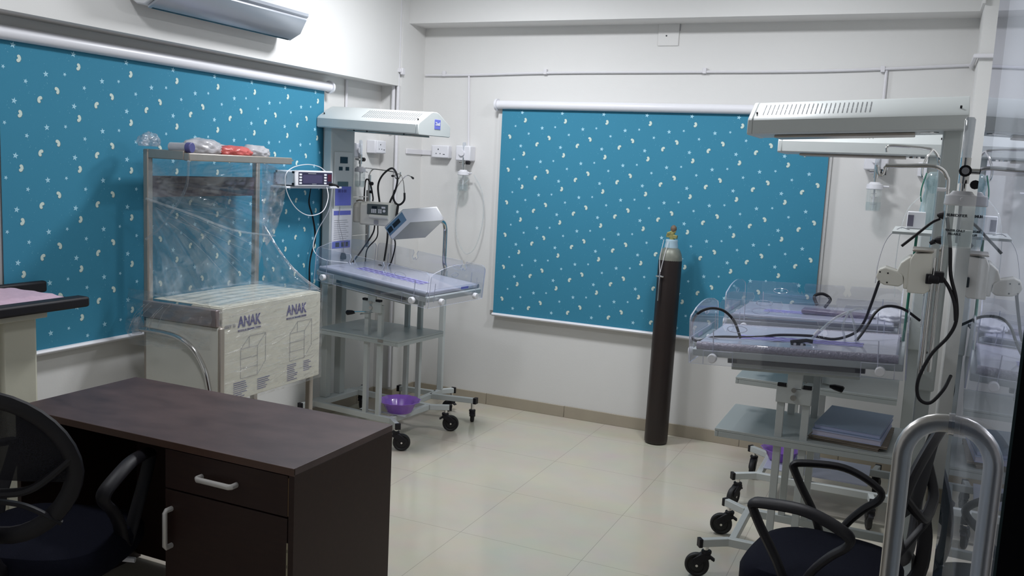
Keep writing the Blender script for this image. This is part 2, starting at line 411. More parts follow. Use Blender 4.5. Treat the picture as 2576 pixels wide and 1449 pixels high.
# ---------------------------------------------------------------- ceiling fittings that give the light
for i, (lx, ly, pw) in enumerate(LIGHTS):
    t = empty('ceiling_light', (lx, ly, H), 0, ('square white ceiling light over the left warmer', 'square white ceiling light over the right warmers', 'square white ceiling light over the desk')[i], 'light')
    MB().box(-.17, .17, -.17, .17, -.04, 0).build('housing', M['white'], t, bevel=.004)
    MB().box(-.15, .15, -.15, .15, -.045, -.04).build('diffuser', M['lamp'], t)

# ---------------------------------------------------------------- wiring conduit, sockets, switch plates
def clip(p, parent):
    x, y, z = p
    MB().box(x-.012, x+.012, y-.026, y, z-.014, z+.022).build('saddle_clip', M['pvc'], parent, bevel=.003)
c = empty('wall_conduit', (-3.31, YB, 2.33), 0, 'thin white conduit running along the back wall above the blind', 'conduit')
o3 = Vector((-3.31, YB, 2.33))
L_ = lambda *p: [Vector(q)-o3 for q in p]
MB().tube(L_((-3.29, YB-.012, 2.315), (-2.95, YB-.014, 2.318), (-2.3, YB-.014, 2.336), (-1.5, YB-.014, 2.343), (-.6, YB-.014, 2.352), (.19, YB-.014, 2.385)), .0085, 8, sm=4).build('pipe', M['pvc'], c)
MB().tube(L_((.185, YB-.02, 2.375), (.185, 5.28, 2.38), (XR, 5.28, 2.38)), .012, 8).build('pipe', M['pvc'], c)
for x, z in ((-3.14, 2.322), (-2.37, 2.338), (-1.30, 2.347), (-.27, 2.358)): clip((x+3.31, 0, z-2.33), c)
MB().tube(L_((-2.945, YB-.012, 2.315), (-2.925, YB-.012, 1.82)), .0075, 8).build('pipe', M['pvc'], c)
MB().tube(L_((-.25, YB-.012, 2.355), (-.25, YB-.012, 1.90)), .0085, 8).build('pipe', M['pvc'], c)
c = empty('corner_pipe', (-3.34, 5.405, 0), 0, 'pair of white vertical pipes on the corner pillar', 'pipe')
MB().cyl((.012, 0, .1), (.012, 0, 2.99), .011, 10).build('pipe', M['pvc'], c)
MB().cyl((-.022, -.002, 1.9), (-.022, -.002, 2.99), .014, 10).build('pipe', M['pvc'], c)
MB().box(-.045, .045, -.022, .012, 2.30, 2.325).build('junction', M['pvc'], c, bevel=.004)
MB().box(.034, .054, -.015, .02, 2.285, 2.33).build('saddle_clip', M['pvc'], c, bevel=.004)
tag(MB().cyl((XA+.012, 4.985, 1.85), (XA+.012, 4.985, 2.205), .009, 8).build('drop_pipe', M['pvc']), 'short white pipe dropping from the left beam behind the warmer hood', 'pipe')
tag(MB().box(-3.31, -3.212, YB-.011, YB, 1.755, 1.79).box(-3.309, -3.298, 5.50, YB-.011, 1.755, 1.79).build('trunking', M['pvc'], bevel=.002), 'flat white cable trunking beside the corner socket', 'trunking')
def socket(loc, rz, label, w=.14, h=.09, d=.055):
    t = empty('power_socket', loc, rz, label, 'socket', 'white wall sockets')
    MB().box(-w/2, w/2, -d, 0, -h/2, h/2).build('back_box', M['white'], t, bevel=.006)
    MB().box(-w*.42, w*.5, -d-.008, -d, -h*.46, h*.46).build('face_plate', M['white'], t, bevel=.004)
    for (x, z, r) in ((-.008, .016, .0045), (-.024, -.014, .0035), (.008, -.014, .0035)):
        MB().cyl((x, -d-.0095, z), (x, -d-.0075, z), r, 8).build('pin_hole', M['lcd'], t)
    MB().box(.03, .046, -d-.0095, -d-.008, -.020, -.016).build('switch', M['lcd'], t)
    return t
socket((-3.13, YB, 1.782), 0, 'white three-pin socket box on the back wall at the end of the trunking')
socket((XA, 5.315, 1.79), pi/2, 'white three-pin socket box on the left wall behind the drip pole', w=.125, d=.07)
t = empty('blank_plate', (-1.548, YB, 2.567), 0, 'blank switch plate with one black hole high above the blind', 'switch plate')
MB().box(-.068, .068, -.008, 0, -.062, .075).build('plate', M['wall'], t, bevel=.004)
MB().cyl((-.012, -.0095, .0), (-.012, -.008, 0), .005, 10).build('hole', M['lcd'], t)
MB().tube([(.072, -.003, .03), (.074, -.004, .07), (.066, -.004, .10)], .0015, 5).build('loose_wire', M['inkl'], t)
t = empty('gas_outlet', (.02, YB, 1.80), 0, 'white switch box on the back wall behind the right warmer columns', 'switch box')
MB().box(-.05, .05, -.05, 0, -.04, .04).build('box', M['white'], t, bevel=.005)

# ---------------------------------------------------------------- oxygen flowmeters with humidifier bottles
def humidifier(loc, rz, label, s=1.0, wall=.11, loops=False, txt=False, box=True):
    t = empty('oxygen_humidifier', loc, rz, label, 'humidifier', 'oxygen humidifiers')
    # local: wall behind at y=0, unit in front at -y ; z=0 at valve height
    y = -wall
    if box:
        MB().box(-.055*s, .045*s, -.075*s, 0, .01, .10*s).build('outlet_box', M['white'], t, bevel=.008)
        MB().cyl((-.01, -.075*s, .055*s), (-.01, -.087*s, .055*s), .018*s, 14).build('outlet_knob', M['white'], t)
    b = MB(); b.cyl((0, 0, 0) if not box else (0, -.05*s, 0), (0, y, 0), .0065*s, 10)
    b.cyl((0, y, -.028*s), (0, y, .03*s), .011*s, 12); b.cyl((-.028*s, y, 0), (.02*s, y, 0), .008*s, 10)
    b.cyl((0, y, -.045*s), (0, y, -.025*s), .007*s, 10); b.build('valve_body', M['chrome'], t)
    MB().cyl((.018*s, y, 0), (.040*s, y, 0), .013*s, 14).build('control_knob', M['black'], t)
    if txt: MB().cyl((.012, y+.020, -.026), (.030, y+.020, -.026), .009, 12).build('side_knob', M['black'], t); MB().cyl((.041*s, y, 0), (.042*s, y, 0), .007, 12).build('knob_cap', M['inkl'], t)
    MB().lathe([(.0, .026), (.011, .026), (.0125, .11), (.009, .12), (0, .12)], (0, y, 0), 12, M=Matrix.Scale(s, 4) if False else None).build('flow_tube', M['flow'], t) if s == 1 else \
        MB().lathe([(.0, .026*s), (.010*s, .026*s), (.0115*s, .115*s), (.008*s, .12*s), (0, .12*s)], (0, y, 0), 12).build('flow_tube', M['flow'], t)
    zb = -.045*s
    MB().lathe([(0, zb), (.020*s, zb), (.026*s, zb-.008*s), (.034*s, zb-.010*s), (.036*s, zb-.030*s), (.034*s, zb-.033*s), (0, zb-.033*s)], (0, y, 0), 24).build('lid', M['white'], t, bevel=.001)
    MB().lathe([(.0325*s, zb-.033*s), (.0325*s, zb-.115*s), (.030*s, zb-.128*s), (0, zb-.130*s)], (0, y, 0), 24).build('bottle', M['bot'], t)
    MB().lathe([(0, zb-.126*s), (.029*s, zb-.124*s), (.031*s, zb-.110*s), (.031*s, zb-.088*s), (0, zb-.088*s)], (0, y, 0), 20).build('water', clearmat('water', (.88, .92, .92), .02, haze=.06), t)
    MB().cyl((0, y, zb-.033*s), (0, y, zb-.118*s), .004*s, 8).build('dip_tube', M['white'], t)
    MB().cyl((.030*s, y, zb-.018*s), (.058*s, y, zb-.018*s), .0045*s, 8).build('spout', M['white'], t)
    b = MB()
    for k, (z, w_) in enumerate(((-.050, .024), (-.066, .030), (-.072, .02), (-.096, .026))):
        for j in range(9):
            a0 = -pi/2-w_/2/.033+j*w_/.033/9; a1 = a0+w_/.033/9
            r_ = .0331*s
            b.poly([(r_*cos(a0), y+r_*sin(a0), zb+z*s), (r_*cos(a1), y+r_*sin(a1), zb+z*s), (r_*cos(a1), y+r_*sin(a1), zb+(z-.0016)*s), (r_*cos(a0), y+r_*sin(a0), zb+(z-.0016)*s)])
    if not txt: b.build('level_marks', M['inkl'], t)
    else: b.bm.free()
    return t
humidifier((-2.925, YB, 1.715), 0, 'oxygen humidifier bottle with looped tubing on the back wall left of the blind', s=1.15, wall=.075)
humidifier((-.245, YB, 1.775), 0, 'oxygen humidifier bottle on the back wall right of the blind', s=1.3, wall=.11)
humidifier((XA, 5.05, 1.70), pi/2, 'oxygen humidifier bottle on the left wall behind the left warmer column', s=1.05, wall=.09)
tb = [(-2.884, 1.602), (-2.955, 1.53), (-2.978, 1.40), (-2.975, 1.25), (-2.945, 1.15), (-2.884, 1.077), (-2.82, 1.12), (-2.775, 1.25), (-2.762, 1.40), (-2.785, 1.53), (-2.848, 1.632)]
tag(MB().tube([(x, YB-.06, z) for x, z in tb], .0042, 6, sm=5).build('oxygen_tubing', M['tube']), 'clear tubing loop hanging from the humidifier left of the back blind', 'tubing')
# near humidifier by the open glass door
hm = humidifier((XR, 2.02, 1.736), -pi/2, 'large clear humidifier bottle with white lid hanging near the glass door edge', s=.88, wall=.225, txt=True, box=False)

# ---------------------------------------------------------------- infant radiant warmers
def caster(parent, x, y, r=.052, ang=0, z0=.15):
    c_ = empty('caster', (x, y, 0), ang); c_.parent = parent
    o = MB(); t_ = .034
    prof_ = [(-.020, r*2+.004), (.016, r*2+.004), (t_+.020, r*1.55), (t_+.024, r*1.15), (t_+.004, r*.86), (t_-.012, r*.95), (.004, r*1.40), (-.022, r*1.70)]
    o.prism(prof_, lambda u, v: (-.019, u, v), lambda u, v: (.019, u, v))
    o.build('caster_fork', M['black'], c_, bevel=.004)
    MB().cyl((0, -.002, r*2+.002), (0, -.002, r*2+.016), .022, 14).build('swivel_housing', M['black'], c_, bevel=.003)
    MB().prism([(-.020, r*1.62), (-.036, r*1.45), (-.040, r*1.60), (-.020, r*1.85)], lambda u, v: (-.012, u, v), lambda u, v: (.012, u, v)).build('brake_pedal', M['black'], c_, bevel=.002)
    w = MB(); w.lathe([(0, -.012), (r*.55, -.012), (r*.62, -.009), (r*.72, -.009), (r*.80, -.013), (r*.93, -.012), (r, -.006), (r, .006), (r*.93, .012), (r*.80, .013), (r*.72, .009), (r*.62, .009), (r*.55, .012), (0, .012)], (0, 0, 0), 32, M=Matrix.Translation((0, t_, r)) @ Matrix.Rotation(pi/2, 4, 'Y'))
    w.build('wheel', M['rubber'], c_)
    MB().cyl((-.0205, t_, r), (.0205, t_, r), r*.11, 12).build('axle_cap', M['chrome'], c_)
    MB().cyl((0, 0, r*2+.016), (0, 0, z0), .011, 12).build('caster_stem', M['chrome'], c_)
    return c_
def panel_outline(w, h, arch=0, notch=None, nn=4):
    """rounded sheet with optional arched top and a U notch, 2d points u 0..w v 0..h"""
    P = [(0, 0), (w, 0)]
    rad = .03
    def arc(cx, cy, a0, a1, r=rad): return [(cx+r*cos(a0+(a1-a0)*k/nn), cy+r*sin(a0+(a1-a0)*k/nn)) for k in range(nn+1)]
    P += arc(w-rad, h-rad, 0, pi/2)
    if arch:
        P += [(w*(1-k/10)-0 if 0 < k < 10 else w/2, h+arch*sin(pi*k/10)) for k in range(2, 9)]
    elif notch:
        for nx in sorted(notch, reverse=True):
            P += [(nx+.020, h), (nx+.012, h-.02), (nx+.022, h-.045), (nx+.008, h-.062), (nx, h-.045), (nx-.008, h-.062), (nx-.022, h-.045), (nx-.012, h-.02), (nx-.020, h)]
    P += arc(rad, h-rad, pi/2, pi)
    return P
def warmer(loc, rz, label, tilt, headlen, bedlen=.83, bx=.645, shx=.75, shz=.65, zb=1.865, droop=-.012, ca=(-79, -79, 40, 100), bedz=.955, rcx=-.03):
    t = empty('infant_warmer', loc, rz, label, 'infant warmer', 'infant radiant warmers')
    # ---- base
    b = MB(); tb = .03; z = .155
    for s in (-1, 1):
        b.box(-.06, bx+.015, s*.20-tb/2, s*.20+tb/2, z-.018, z+.018)
        b.bar((bx+.01, s*.198, z), (bx+.115, s*.272, z), .028, .034)
        b.bar((rcx+.01, s*.21, z), (rcx-.005, s*.30, z), .028, .034)
    b.box(bx-.015, bx+.014, -.185, .185, z-.0175, z+.0175); b.box(-.059, .02, -.185, .185, z-.0175, z+.0175)
    b.build('base_frame', M['powderL'], t, bevel=.003)
    for s in (-1, 1):
        d = Vector((.105, s*.074, 0)).normalized(); p = Vector((bx+.115, s*.272, z))-d*.002
        MB().bar(p, p+d*.016, .032, .038).build('end_cap', M['black'], t, bevel=.002)
        MB().bar((rcx-.005, s*.297, z), (rcx-.007, s*.316, z), .032, .038).build('end_cap', M['black'], t, bevel=.002)
    for i_, s in enumerate((-1, 1)):
        caster(t, bx+.095, s*.258, ang=R(ca[i_])); caster(t, rcx, s*.280, ang=R(ca[2+i_]))
    # ---- column
    MB().box(-.068, -.0005, -.11, .11, .90, zb+.008).build('column', M['powder'], t, bevel=.008)
    for ya_, yb_ in ((-.11, -.062), (.025, .073)): MB().box(-.058, -.006, ya_, yb_, .172, .905).build('column_leg', M['powder'], t, bevel=.004)
    # ---- support posts with cross plates
    for s in (-1, 1):
        b = MB()
        for x in (.395, .495): b.box(x-.015, x+.015, s*.20-.013, s*.20+.013, .17, .845)
        b.build('support_posts', M['powderL'], t, bevel=.002)
        b = MB(); b.box(.375, .515, s*.222-.008, s*.222+.006, .80, .868); b.box(.415, .475, s*.222-.008, s*.222+.006, .86, .935)
        b.build('lift_bracket', M['powderL'], t, bevel=.003)
        b = MB(); b.cyl((.445, s*.228, .86), (.445, s*.242, .86), .010, 12); b.cyl((.445, s*.228, .828), (.445, s*.242, .828), .012, 12); b.build('bracket_bolts', M['chrome'], t)
        b = MB(); b.box(.378, .412, s*.222-.012, s*.222+.010, .868, .880); b.box(.478, .512, s*.222-.012, s*.222+.010, .868, .880); b.build('rubber_stops', M['black'], t)
    MB().cyl((.445, -.205, .80), (.445, -.33, .80), .005, 8).tube([(.445, -.25, .80), (.40, -.26, .80), (.33, -.262, .79)], .005, 6).build('tilt_lever', M['chrome'], t)
    MB().tube([(.345, -.262, .79), (.325, -.262, .788), (.29, -.262, .782), (.285, -.262, .78)], [.007, .013, .016, .012], 10).build('lever_grip', M['black'], t)
    # ---- shelf
    b = MB(); b.box(.02, shx, -.235, .235, shz-.010, shz+.002); b.box(shx-.015, shx-.0005, -.2345, .2345, shz-.034, shz-.0105); b.box(.021, shx-.0155, -.2345, -.22, shz-.034, shz-.0105); b.box(.021, shx-.0155, .22, .2345, shz-.034, shz-.0105)
    b.build('shelf', M['powder'], t, bevel=.002)
    MB().box(shx-.15, shx-.11, -.238, -.235, shz-.022, shz-.004).build('maker_plate', M['chrome'], t)
    # ---- bed (tilted head down)
    bl = bedlen; hw = .295
    bedloc = Vector((.04+bl/2, 0, bedz)); MT = Matrix.Translation(bedloc) @ Matrix.Rotation(tilt, 4, 'Y')
    def bp(mb, name, mat, par=t, **k):
        o = mb.build(name, mat, par, **k)
        if par is t: o.location = bedloc; o.rotation_euler = (0, tilt, 0)
        return o
    h = bl/2
    b = MB(); b.box(-h+.01, h-.01, -hw+.012, hw-.012, .0, .030); bp(b, 'bed_tray', M['powder'], bevel=.004)
    b = MB(); b.box(-.26, .26, -.20, .20, -.030, -.002); b.box(-.25, .25, -.232, -.20, -.055, -.02); b.box(-.25, .25, .20, .232, -.055, -.02); bp(b, 'tray_support', M['powder'], bevel=.002)
    for s_ in (-1, 1):
        y0_, y1_ = sorted((s_*.232, s_*.268)); bp(MB().box(-.27, .26, y0_, y1_, -.022, -.003), 'cassette_rail', M['darksteel'], bevel=.001)
        for q_ in (-.268, .222): y0_, y1_ = sorted((s_*.262, s_*.2695)); bp(MB().box(q_, q_+.035, y0_, y1_, -.020, -.005), 'rail_stop', M['black'])
    b = MB(); b.box(-h+.03, h-.03, -hw+.030, hw-.030, .030, .059)
    mt = bp(b, 'mattress', M['mat'], bevel=.010)
    b = MB()
    b.tube([(-h+.028, -hw+.026, .043), (h-.028, -hw+.026, .043)], .0185 if 'nearer' in label else .0150, 12); b.build('mattress_edge', M['roll'] if 'nearer' in label else M['edge'], mt)
    b = MB(); b.tube([(-h+.028, hw-.026, .043), (h-.028, hw-.026, .043)], .0185 if 'nearer' in label else .0150, 12); b.build('mattress_edge', M['roll'] if 'nearer' in label else M['edge'], mt)
    sgn = -1 if abs(rz) < 1 else 1
    for k, mm in enumerate(('lav', 'lavd', 'lav', 'lavd', 'lav')):
        b = MB(); yy = sgn*(.120-.022*k)
        b.grid(80, 1, lambda u, v: (-.25+.50*u, yy+(v-.5)*.017+.005*sin(u*75), .0602+.0008*(k % 2)))
        b.build('wavy_tape', M[mm], mt, flat=True)
    if True:
        def sheet(o_, du, w_, hh, arch=0, notch=None, name='side_panel'):
            P = panel_outline(w_, hh, arch, notch)
            o_ = Vector(o_); du = Vector(du); nrm = Vector((du.y, -du.x, 0)) * .003
            b = MB(); a = [o_+du*p[0]+Vector((0, 0, p[1]))-nrm for p in P]; c2 = [o_+du*p[0]+Vector((0, 0, p[1]))+nrm for p in P]
            va = [b.bm.verts.new(p) for p in a]; vb = [b.bm.verts.new(p) for p in c2]
            b.face(va); b.face(vb)
            b.mi = 1
            for i in range(len(P)): b.face([va[i], va[(i+1) % len(P)], vb[(i+1) % len(P)], vb[i]])
            return bp(b, name, [M['acry'], M['acre']], flat=True)
        g = .008
        pz = -.030
        for s in (-1, 1):
            sheet((-h+g, s*hw, pz), (1, 0, 0), bl-2*g, .205, notch=(bl*.33, bl*.62) if s < 0 else (bl*.36, bl*.80))
        sheet((h, -hw+g, pz), (0, 1, 0), 2*hw-2*g, .200, arch=.035, name='end_panel')
        sheet((-h, -hw+g, pz), (0, 1, 0), 2*hw-2*g, .200, arch=.035, name='end_panel')
        for s in (-1, 1):
            # hand slot ring and rail grooves on the panel
            for (cx, cz, a_, c_) in ((.22, .125, .035, .014),):
                b = MB(); b.tube([(cx+a_*cos(k*pi/8)*(1.15 if abs(cos(k*pi/8)) > .6 else 1), s*(hw+.0005), cz+c_*sin(k*pi/8)) for k in range(16)], .0013, 5, closed=True); bp(b, 'hand_slot', M['acre'])
            for cx in (-h+.10, h-.10):
                b = MB(); b.tube([(cx, s*(hw+.001), -.01), (cx, s*(hw+.001), .115)], .0022, 5); bp(b, 'panel_rail', M['acre'])
            for cx in (-h+.10, h-.12):
                b = MB(); b.tube([(cx-.06, s*(hw+.003), -.028), (cx-.06, s*(hw+.003), .028), (cx+.06, s*(hw+.003), .028), (cx+.06, s*(hw+.003), -.028)], .0018, 5); bp(b, 'knob_plate_edge', M['acre'])
            for cx in (-h+.09, h-.10):
                b = MB(); b.cyl((cx, s*(hw+.004), .0), (cx, s*(hw+.030), .0), .019, 18); bp(b, 'panel_knob', M['white'], bevel=.004)
        for cy in (-.18, .18):
            b = MB(); b.cyl((h+.004, cy, .0), (h+.028, cy, .0), .019, 18); bp(b, 'panel_knob', M['white'], bevel=.004)
        b = MB()
        b.tube([(h+.001, -.05+.035*cos(k*pi/8), .145+.012*sin(k*pi/8)) for k in range(16)], .0018, 5, closed=True)
        b.tube([(h+.002, -.24, .0), (h+.002, -.24, .11)], .0018, 5); b.tube([(h+.002, .2, .0), (h+.002, .2, .11)], .0018, 5)
        b.tube([(h+.002, -.24, .075), (h+.002, .24, .075)], .0014, 5)
        bp(b, 'end_panel_rails', M['acre'])
        b = MB(); b.box(h+.0028, h+.0036, .03, .11, .052, .066); bp(b, 'maker_label', M['blue'])
    # ---- heater hood
    x0, x1 = -.080, headlen-.04
    P = [(-.160, 0), (-.160, .052), (-.150, .064), (-.042, .126), (-.020, .133), (.020, .133), (.042, .126), (.150, .064), (.160, .052), (.160, 0), (.150, -.004), (-.150, -.004)]
    sl = droop
    fx = lambda x: (lambda u, v: (x, u, zb+v+sl*(x+.085)))
    hood = MB().prism(P, fx(x0), fx(x1-.02)).build('heater_hood', M['powderL'], t, bevel=.003)
    P2 = [(u*1.015, v*1.01 if v > 0 else v-.002) for u, v in P]
    MB().prism(P2, fx(x1-.02), fx(x1)).build('hood_end_cap', M['powderL'], t, bevel=.004)
    MB().prism([(-.09, -.016), (.09, -.016), (.09, -.005), (-.09, -.005)], fx(.10), fx(x1-.10)).build('heater_reflector', M['steel'], t, bevel=.003)
    MB().cyl((.05, .05, zb-.014), (.05, .05, zb-.006), .035, 16).build('lamp_ring', M['chrome'], t)
    slot = M['slot']
    for s in (-1, 1):
        b = MB(); ns = 25
        for k in range(ns):
            x = x1-.055-k*.0158*(headlen/.72)
            for (va, vb) in ((.16, .50), (.53, .90)):
                q0 = Vector((x, s*(.150-.108*va), zb+.064+.062*va+sl*(x-x0))); q1 = Vector((x, s*(.150-.108*vb), zb+.064+.062*vb+sl*(x-x0)))
                nn_ = Vector((0, s*.5, .87))*.0012
                b.poly([q0+nn_+Vector((-.0018, 0, 0)), q0+nn_+Vector((.0018, 0, 0)), q1+nn_+Vector((.0018, 0, 0)), q1+nn_+Vector((-.0018, 0, 0))])
        b.build('hood_vent_slots', slot, t, flat=True)
    b = MB()
    for s in (-1, 1):
        for x in (-.05, x1-.03): b.cyl((x, s*.125, zb+.076+sl*x), (x, s*.130, zb+.084+sl*x), .004, 8)
    for x in (.2, .3, x1-.12): b.cyl((x, -.14, zb-.004+sl*x), (x, -.14, zb-.014+sl*x), .005, 8)
    b.build('hood_screws', M['black'], t)
    zs = zb+sl*(x1-x0); bd = MB(); bd.box(x1, x1+.002, -.005, .055, zs+.035, zs+.092); bd = bd.build('maker_badge', M['blue'], t, bevel=.001)
    text('Zeal', .026, M['white'], bd, frame((x1+.0025, .025, zs+.066), (0, 1, 0), (0, 0, 1)), bold=.0006)
    return t, bp, h, hw

W1, bp1, h1, hw1 = warmer((-3.335, 4.79, 0), R(-6), 'infant warmer on casters at the left corner, clear crib facing the room', R(5.2), .735, bedlen=.86, bx=.585, shx=.655, zb=1.889, droop=-.035, ca=(-54, -54, 60, 20), bedz=.952)
W2, bp2, h2, hw2 = warmer((.056, 3.975, 0), pi, 'nearer of the two infant warmers on the right, black cables lying in its crib', R(3.0), .772, zb=1.925, droop=-.050, bedz=.978)
W3, bp3, h3, hw3 = warmer((.015, 4.93, 0), pi, 'farther of the two infant warmers on the right, against the back wall', R(2.0), .74, shx=.80, shz=.672, zb=1.852, droop=-.008, ca=(0, -20, 170, 190), bedz=.965, rcx=.085)

# control fascia on the left warmer column (faces +x)
b = MB(); b.box(0, .006, -.085, .085, 1.18, 1.74); fa = b.build('control_fascia', M['powderL'], W1, bevel=.003)
b = MB(); b.box(.006, .008, -.035, .035, 1.67, 1.71); b.box(.006, .008, -.045, -.012, 1.625, 1.648); b.box(.006, .008, .018, .050, 1.625, 1.648); b.build('temperature_display', M['lcd'], W1)
MB().box(.006, .008, -.055, .045, 1.525, 1.555).build('lcd_strip', M['lcdg'], W1)
MB().box(.006, .008, -.075, .075, 1.405, 1.525).build('keypad', M['blue'], W1)
text('00 8 00', .026, M['ink'], W1, frame((.0085, -.01, 1.495), (0, 1, 0), (0, 0, 1)), name='keypad_marks')
po = MB().box(.0, .0075, -.10, .09, .96, 1.385).build('instruction_sheet', M['white'], W1)
for q_ in ((-.085, .075, 1.345, 1.372), (-.095, .075, 1.135, 1.180)): MB().box(.0075, .009, *q_).build('sheet_header', M['blue'], W1)
for q_ in ((-.065, -.03), (-.01, .02), (.03, .055)): MB().box(.009, .0098, *q_, 1.143, 1.172).build('sheet_icon', M['lcd'], W1)
b = MB()
for k in range(12): b.box(.0075, .0085, -.08, .06-random.random()*.05, 1.31-.013*k, 1.3125-.013*k)
b.build('sheet_text_lines', M['inkl'], W1)
b = MB(); b.lathe([(0, .0), (.018, .004), (.02, .02), (.012, .045), (0, .05)], (.02, .0, 1.06), 10); b.build('probe_plug', M['black'], W1)
MB().tube([(.01, -.03, 1.40), (.02, -.05, 1.30), (.025, -.01, 1.18), (.02, 0, 1.10)], .0018, 5, sm=5).build('probe_lead', M['inkl'], W1)
b = MB(); b.box(-.10, -.074, -.09, -.05, 1.06, 1.14); b.build('mains_switch', M['black'], W1)
# side shelf on the left warmer carrying the pulse oximeter
b = MB(); b.box(-.075, .085, -.58, -.105, 1.515, 1.527); b.build('side_shelf', M['white'], W1, bevel=.002)
ox = empty('pulse_oximeter', (-3.342, 4.42, 1.5285), R(-4), 'white pulse oximeter with dark violet screen on the left warmer shelf', 'monitor')
MB().box(-.075, .068, -.178, .155, .004, .088).build('case', M['white'], ox, bevel=.008)
MB().box(.068, .078, -.178, .155, .0, .092).build('bezel', M['white'], ox, bevel=.006)
MB().box(.078, .080, -.150, .145, .010, .082).build('front_panel', M['violet'], ox)
MB().box(.0802, .0808, -.115, .055, .018, .066).build('display_window', pm('violet_lcd', (.075, .06, .12), .15), ox)
MB().box(.0802, .0808, .105, .14, .030, .072).build('red_display', pm('dark_red_lcd', (.10, .015, .03), .2), ox)
b = MB()
for s in (-.136, .082):
    for k in range(4): b.box(.0802, .083, s-.011, s+.011, .013+.0165*k, .024+.0165*k)
b.build('buttons', M['white'], ox, bevel=.002)
b = MB(); b.box(.0802, .0806, -.07, .0, .0725, .077); b.box(.0802, .0806, -.035, .005, .0125, .0155); b.build('screen_text', M['inkl'], ox)
b = MB()
for y_ in (-.178,):
    for z_ in (.012, .08):
        for x_ in (-.07, .055): b.box(x_, x_+.012, y_-.002, y_+.004, z_-.006, z_+.006)
b.build('corner_feet', M['black'], ox)
b = MB(); b.cyl((.08, .125, .012), (.10, .125, .012), .009, 10); b.tube([(.095, .125, .012), (.115, .14, .010), (.12, .16, -.002)], .006, 8, sm=4); b.build('sensor_plug', M['black'], ox)
tag(MB().tube([(-3.27, 4.53, 1.535), (-3.235, 4.50, 1.46), (-3.20, 4.40, 1.385), (-3.20, 4.27, 1.365), (-3.20, 4.15, 1.41), (-3.21, 4.08, 1.50), (-3.23, 4.09, 1.59), (-3.25, 4.18, 1.635), (-3.26, 4.32, 1.655), (-3.27, 4.45, 1.645), (-3.29, 4.54, 1.620)], .0026, 6, sm=6).build('sensor_cable', M['white']), 'thin white cable looping below the pulse oximeter', 'cable')
tag(MB().tube([(-3.25, 4.56, 1.52), (-3.30, 4.60, 1.38), (-3.38, 4.60, 1.25), (-3.38, 4.56, 1.14), (-3.30, 4.56, 1.08), (-3.15, 4.60, 1.07)], .003, 6, sm=6).build('sensor_cable', M['white']), 'thin white cable curving down the left warmer column into the crib', 'cable')
tag(MB().tube([(-3.440, 4.60, 1.52), (-3.435, 4.58, 1.42), (-3.435, 4.62, 1.33), (-3.43, 4.645, 1.20), (-3.435, 4.60, 1.05), (-3.43, 4.60, .85), (-3.43, 4.62, .30)], .006, 6, sm=6).build('power_cable', M['black']), 'black power cable hanging between the left blind and warmer column', 'cable')

def drip_pole(loc, rz, label, arm, hook):
    t = empty('drip_pole', loc, rz, label, 'drip stand', 'chrome drip poles')
    return t
# drip pole of the left warmer
ip = empty('drip_pole', (-3.345, 5.10, 0), 0, 'chrome drip pole with hooks beside the left warmer column', 'drip stand', 'chrome drip poles')
MB().cyl((0, 0, 1.12), (0, 0, 1.50), .013, 12).cyl((.008, 0, 1.14), (.008, 0, 1.60), .010, 12).build('pole', M['chrome'], ip)
MB().tube([(.005, 0, 1.56), (.006, 0, 1.605), (.03, 0, 1.637), (.07, 0, 1.640), (.19, 0, 1.630), (.205, 0, 1.620), (.205, 0, 1.595), (.225, 0, 1.585), (.24, 0, 1.60), (.243, 0, 1.63)], .0045, 8, sm=4).build('hook_arm', M['chrome'], ip)
MB().tube([(.07, 0, 1.640), (-.035, 0, 1.644), (-.040, 0, 1.625), (-.055, 0, 1.612), (-.075, 0, 1.618), (-.085, 0, 1.650)], .0035, 8, sm=4).tube([(-.040, 0, 1.625), (-.01, 0, 1.618)], .003, 6).build('hook_arm', M['chrome'], ip)
for z_ in (1.457, 1.207): MB().box(-.04, .01, -.20, -.01, z_-.002, z_+.002).build('pole_bracket', M['chrome'], ip)
MB().cyl((.02, -.01, 1.545), (.04, -.015, 1.545), .012, 12).cyl((.02, -.012, 1.49), (.038, -.012, 1.49), .010, 8).build('clamp_knob', M['black'], ip)
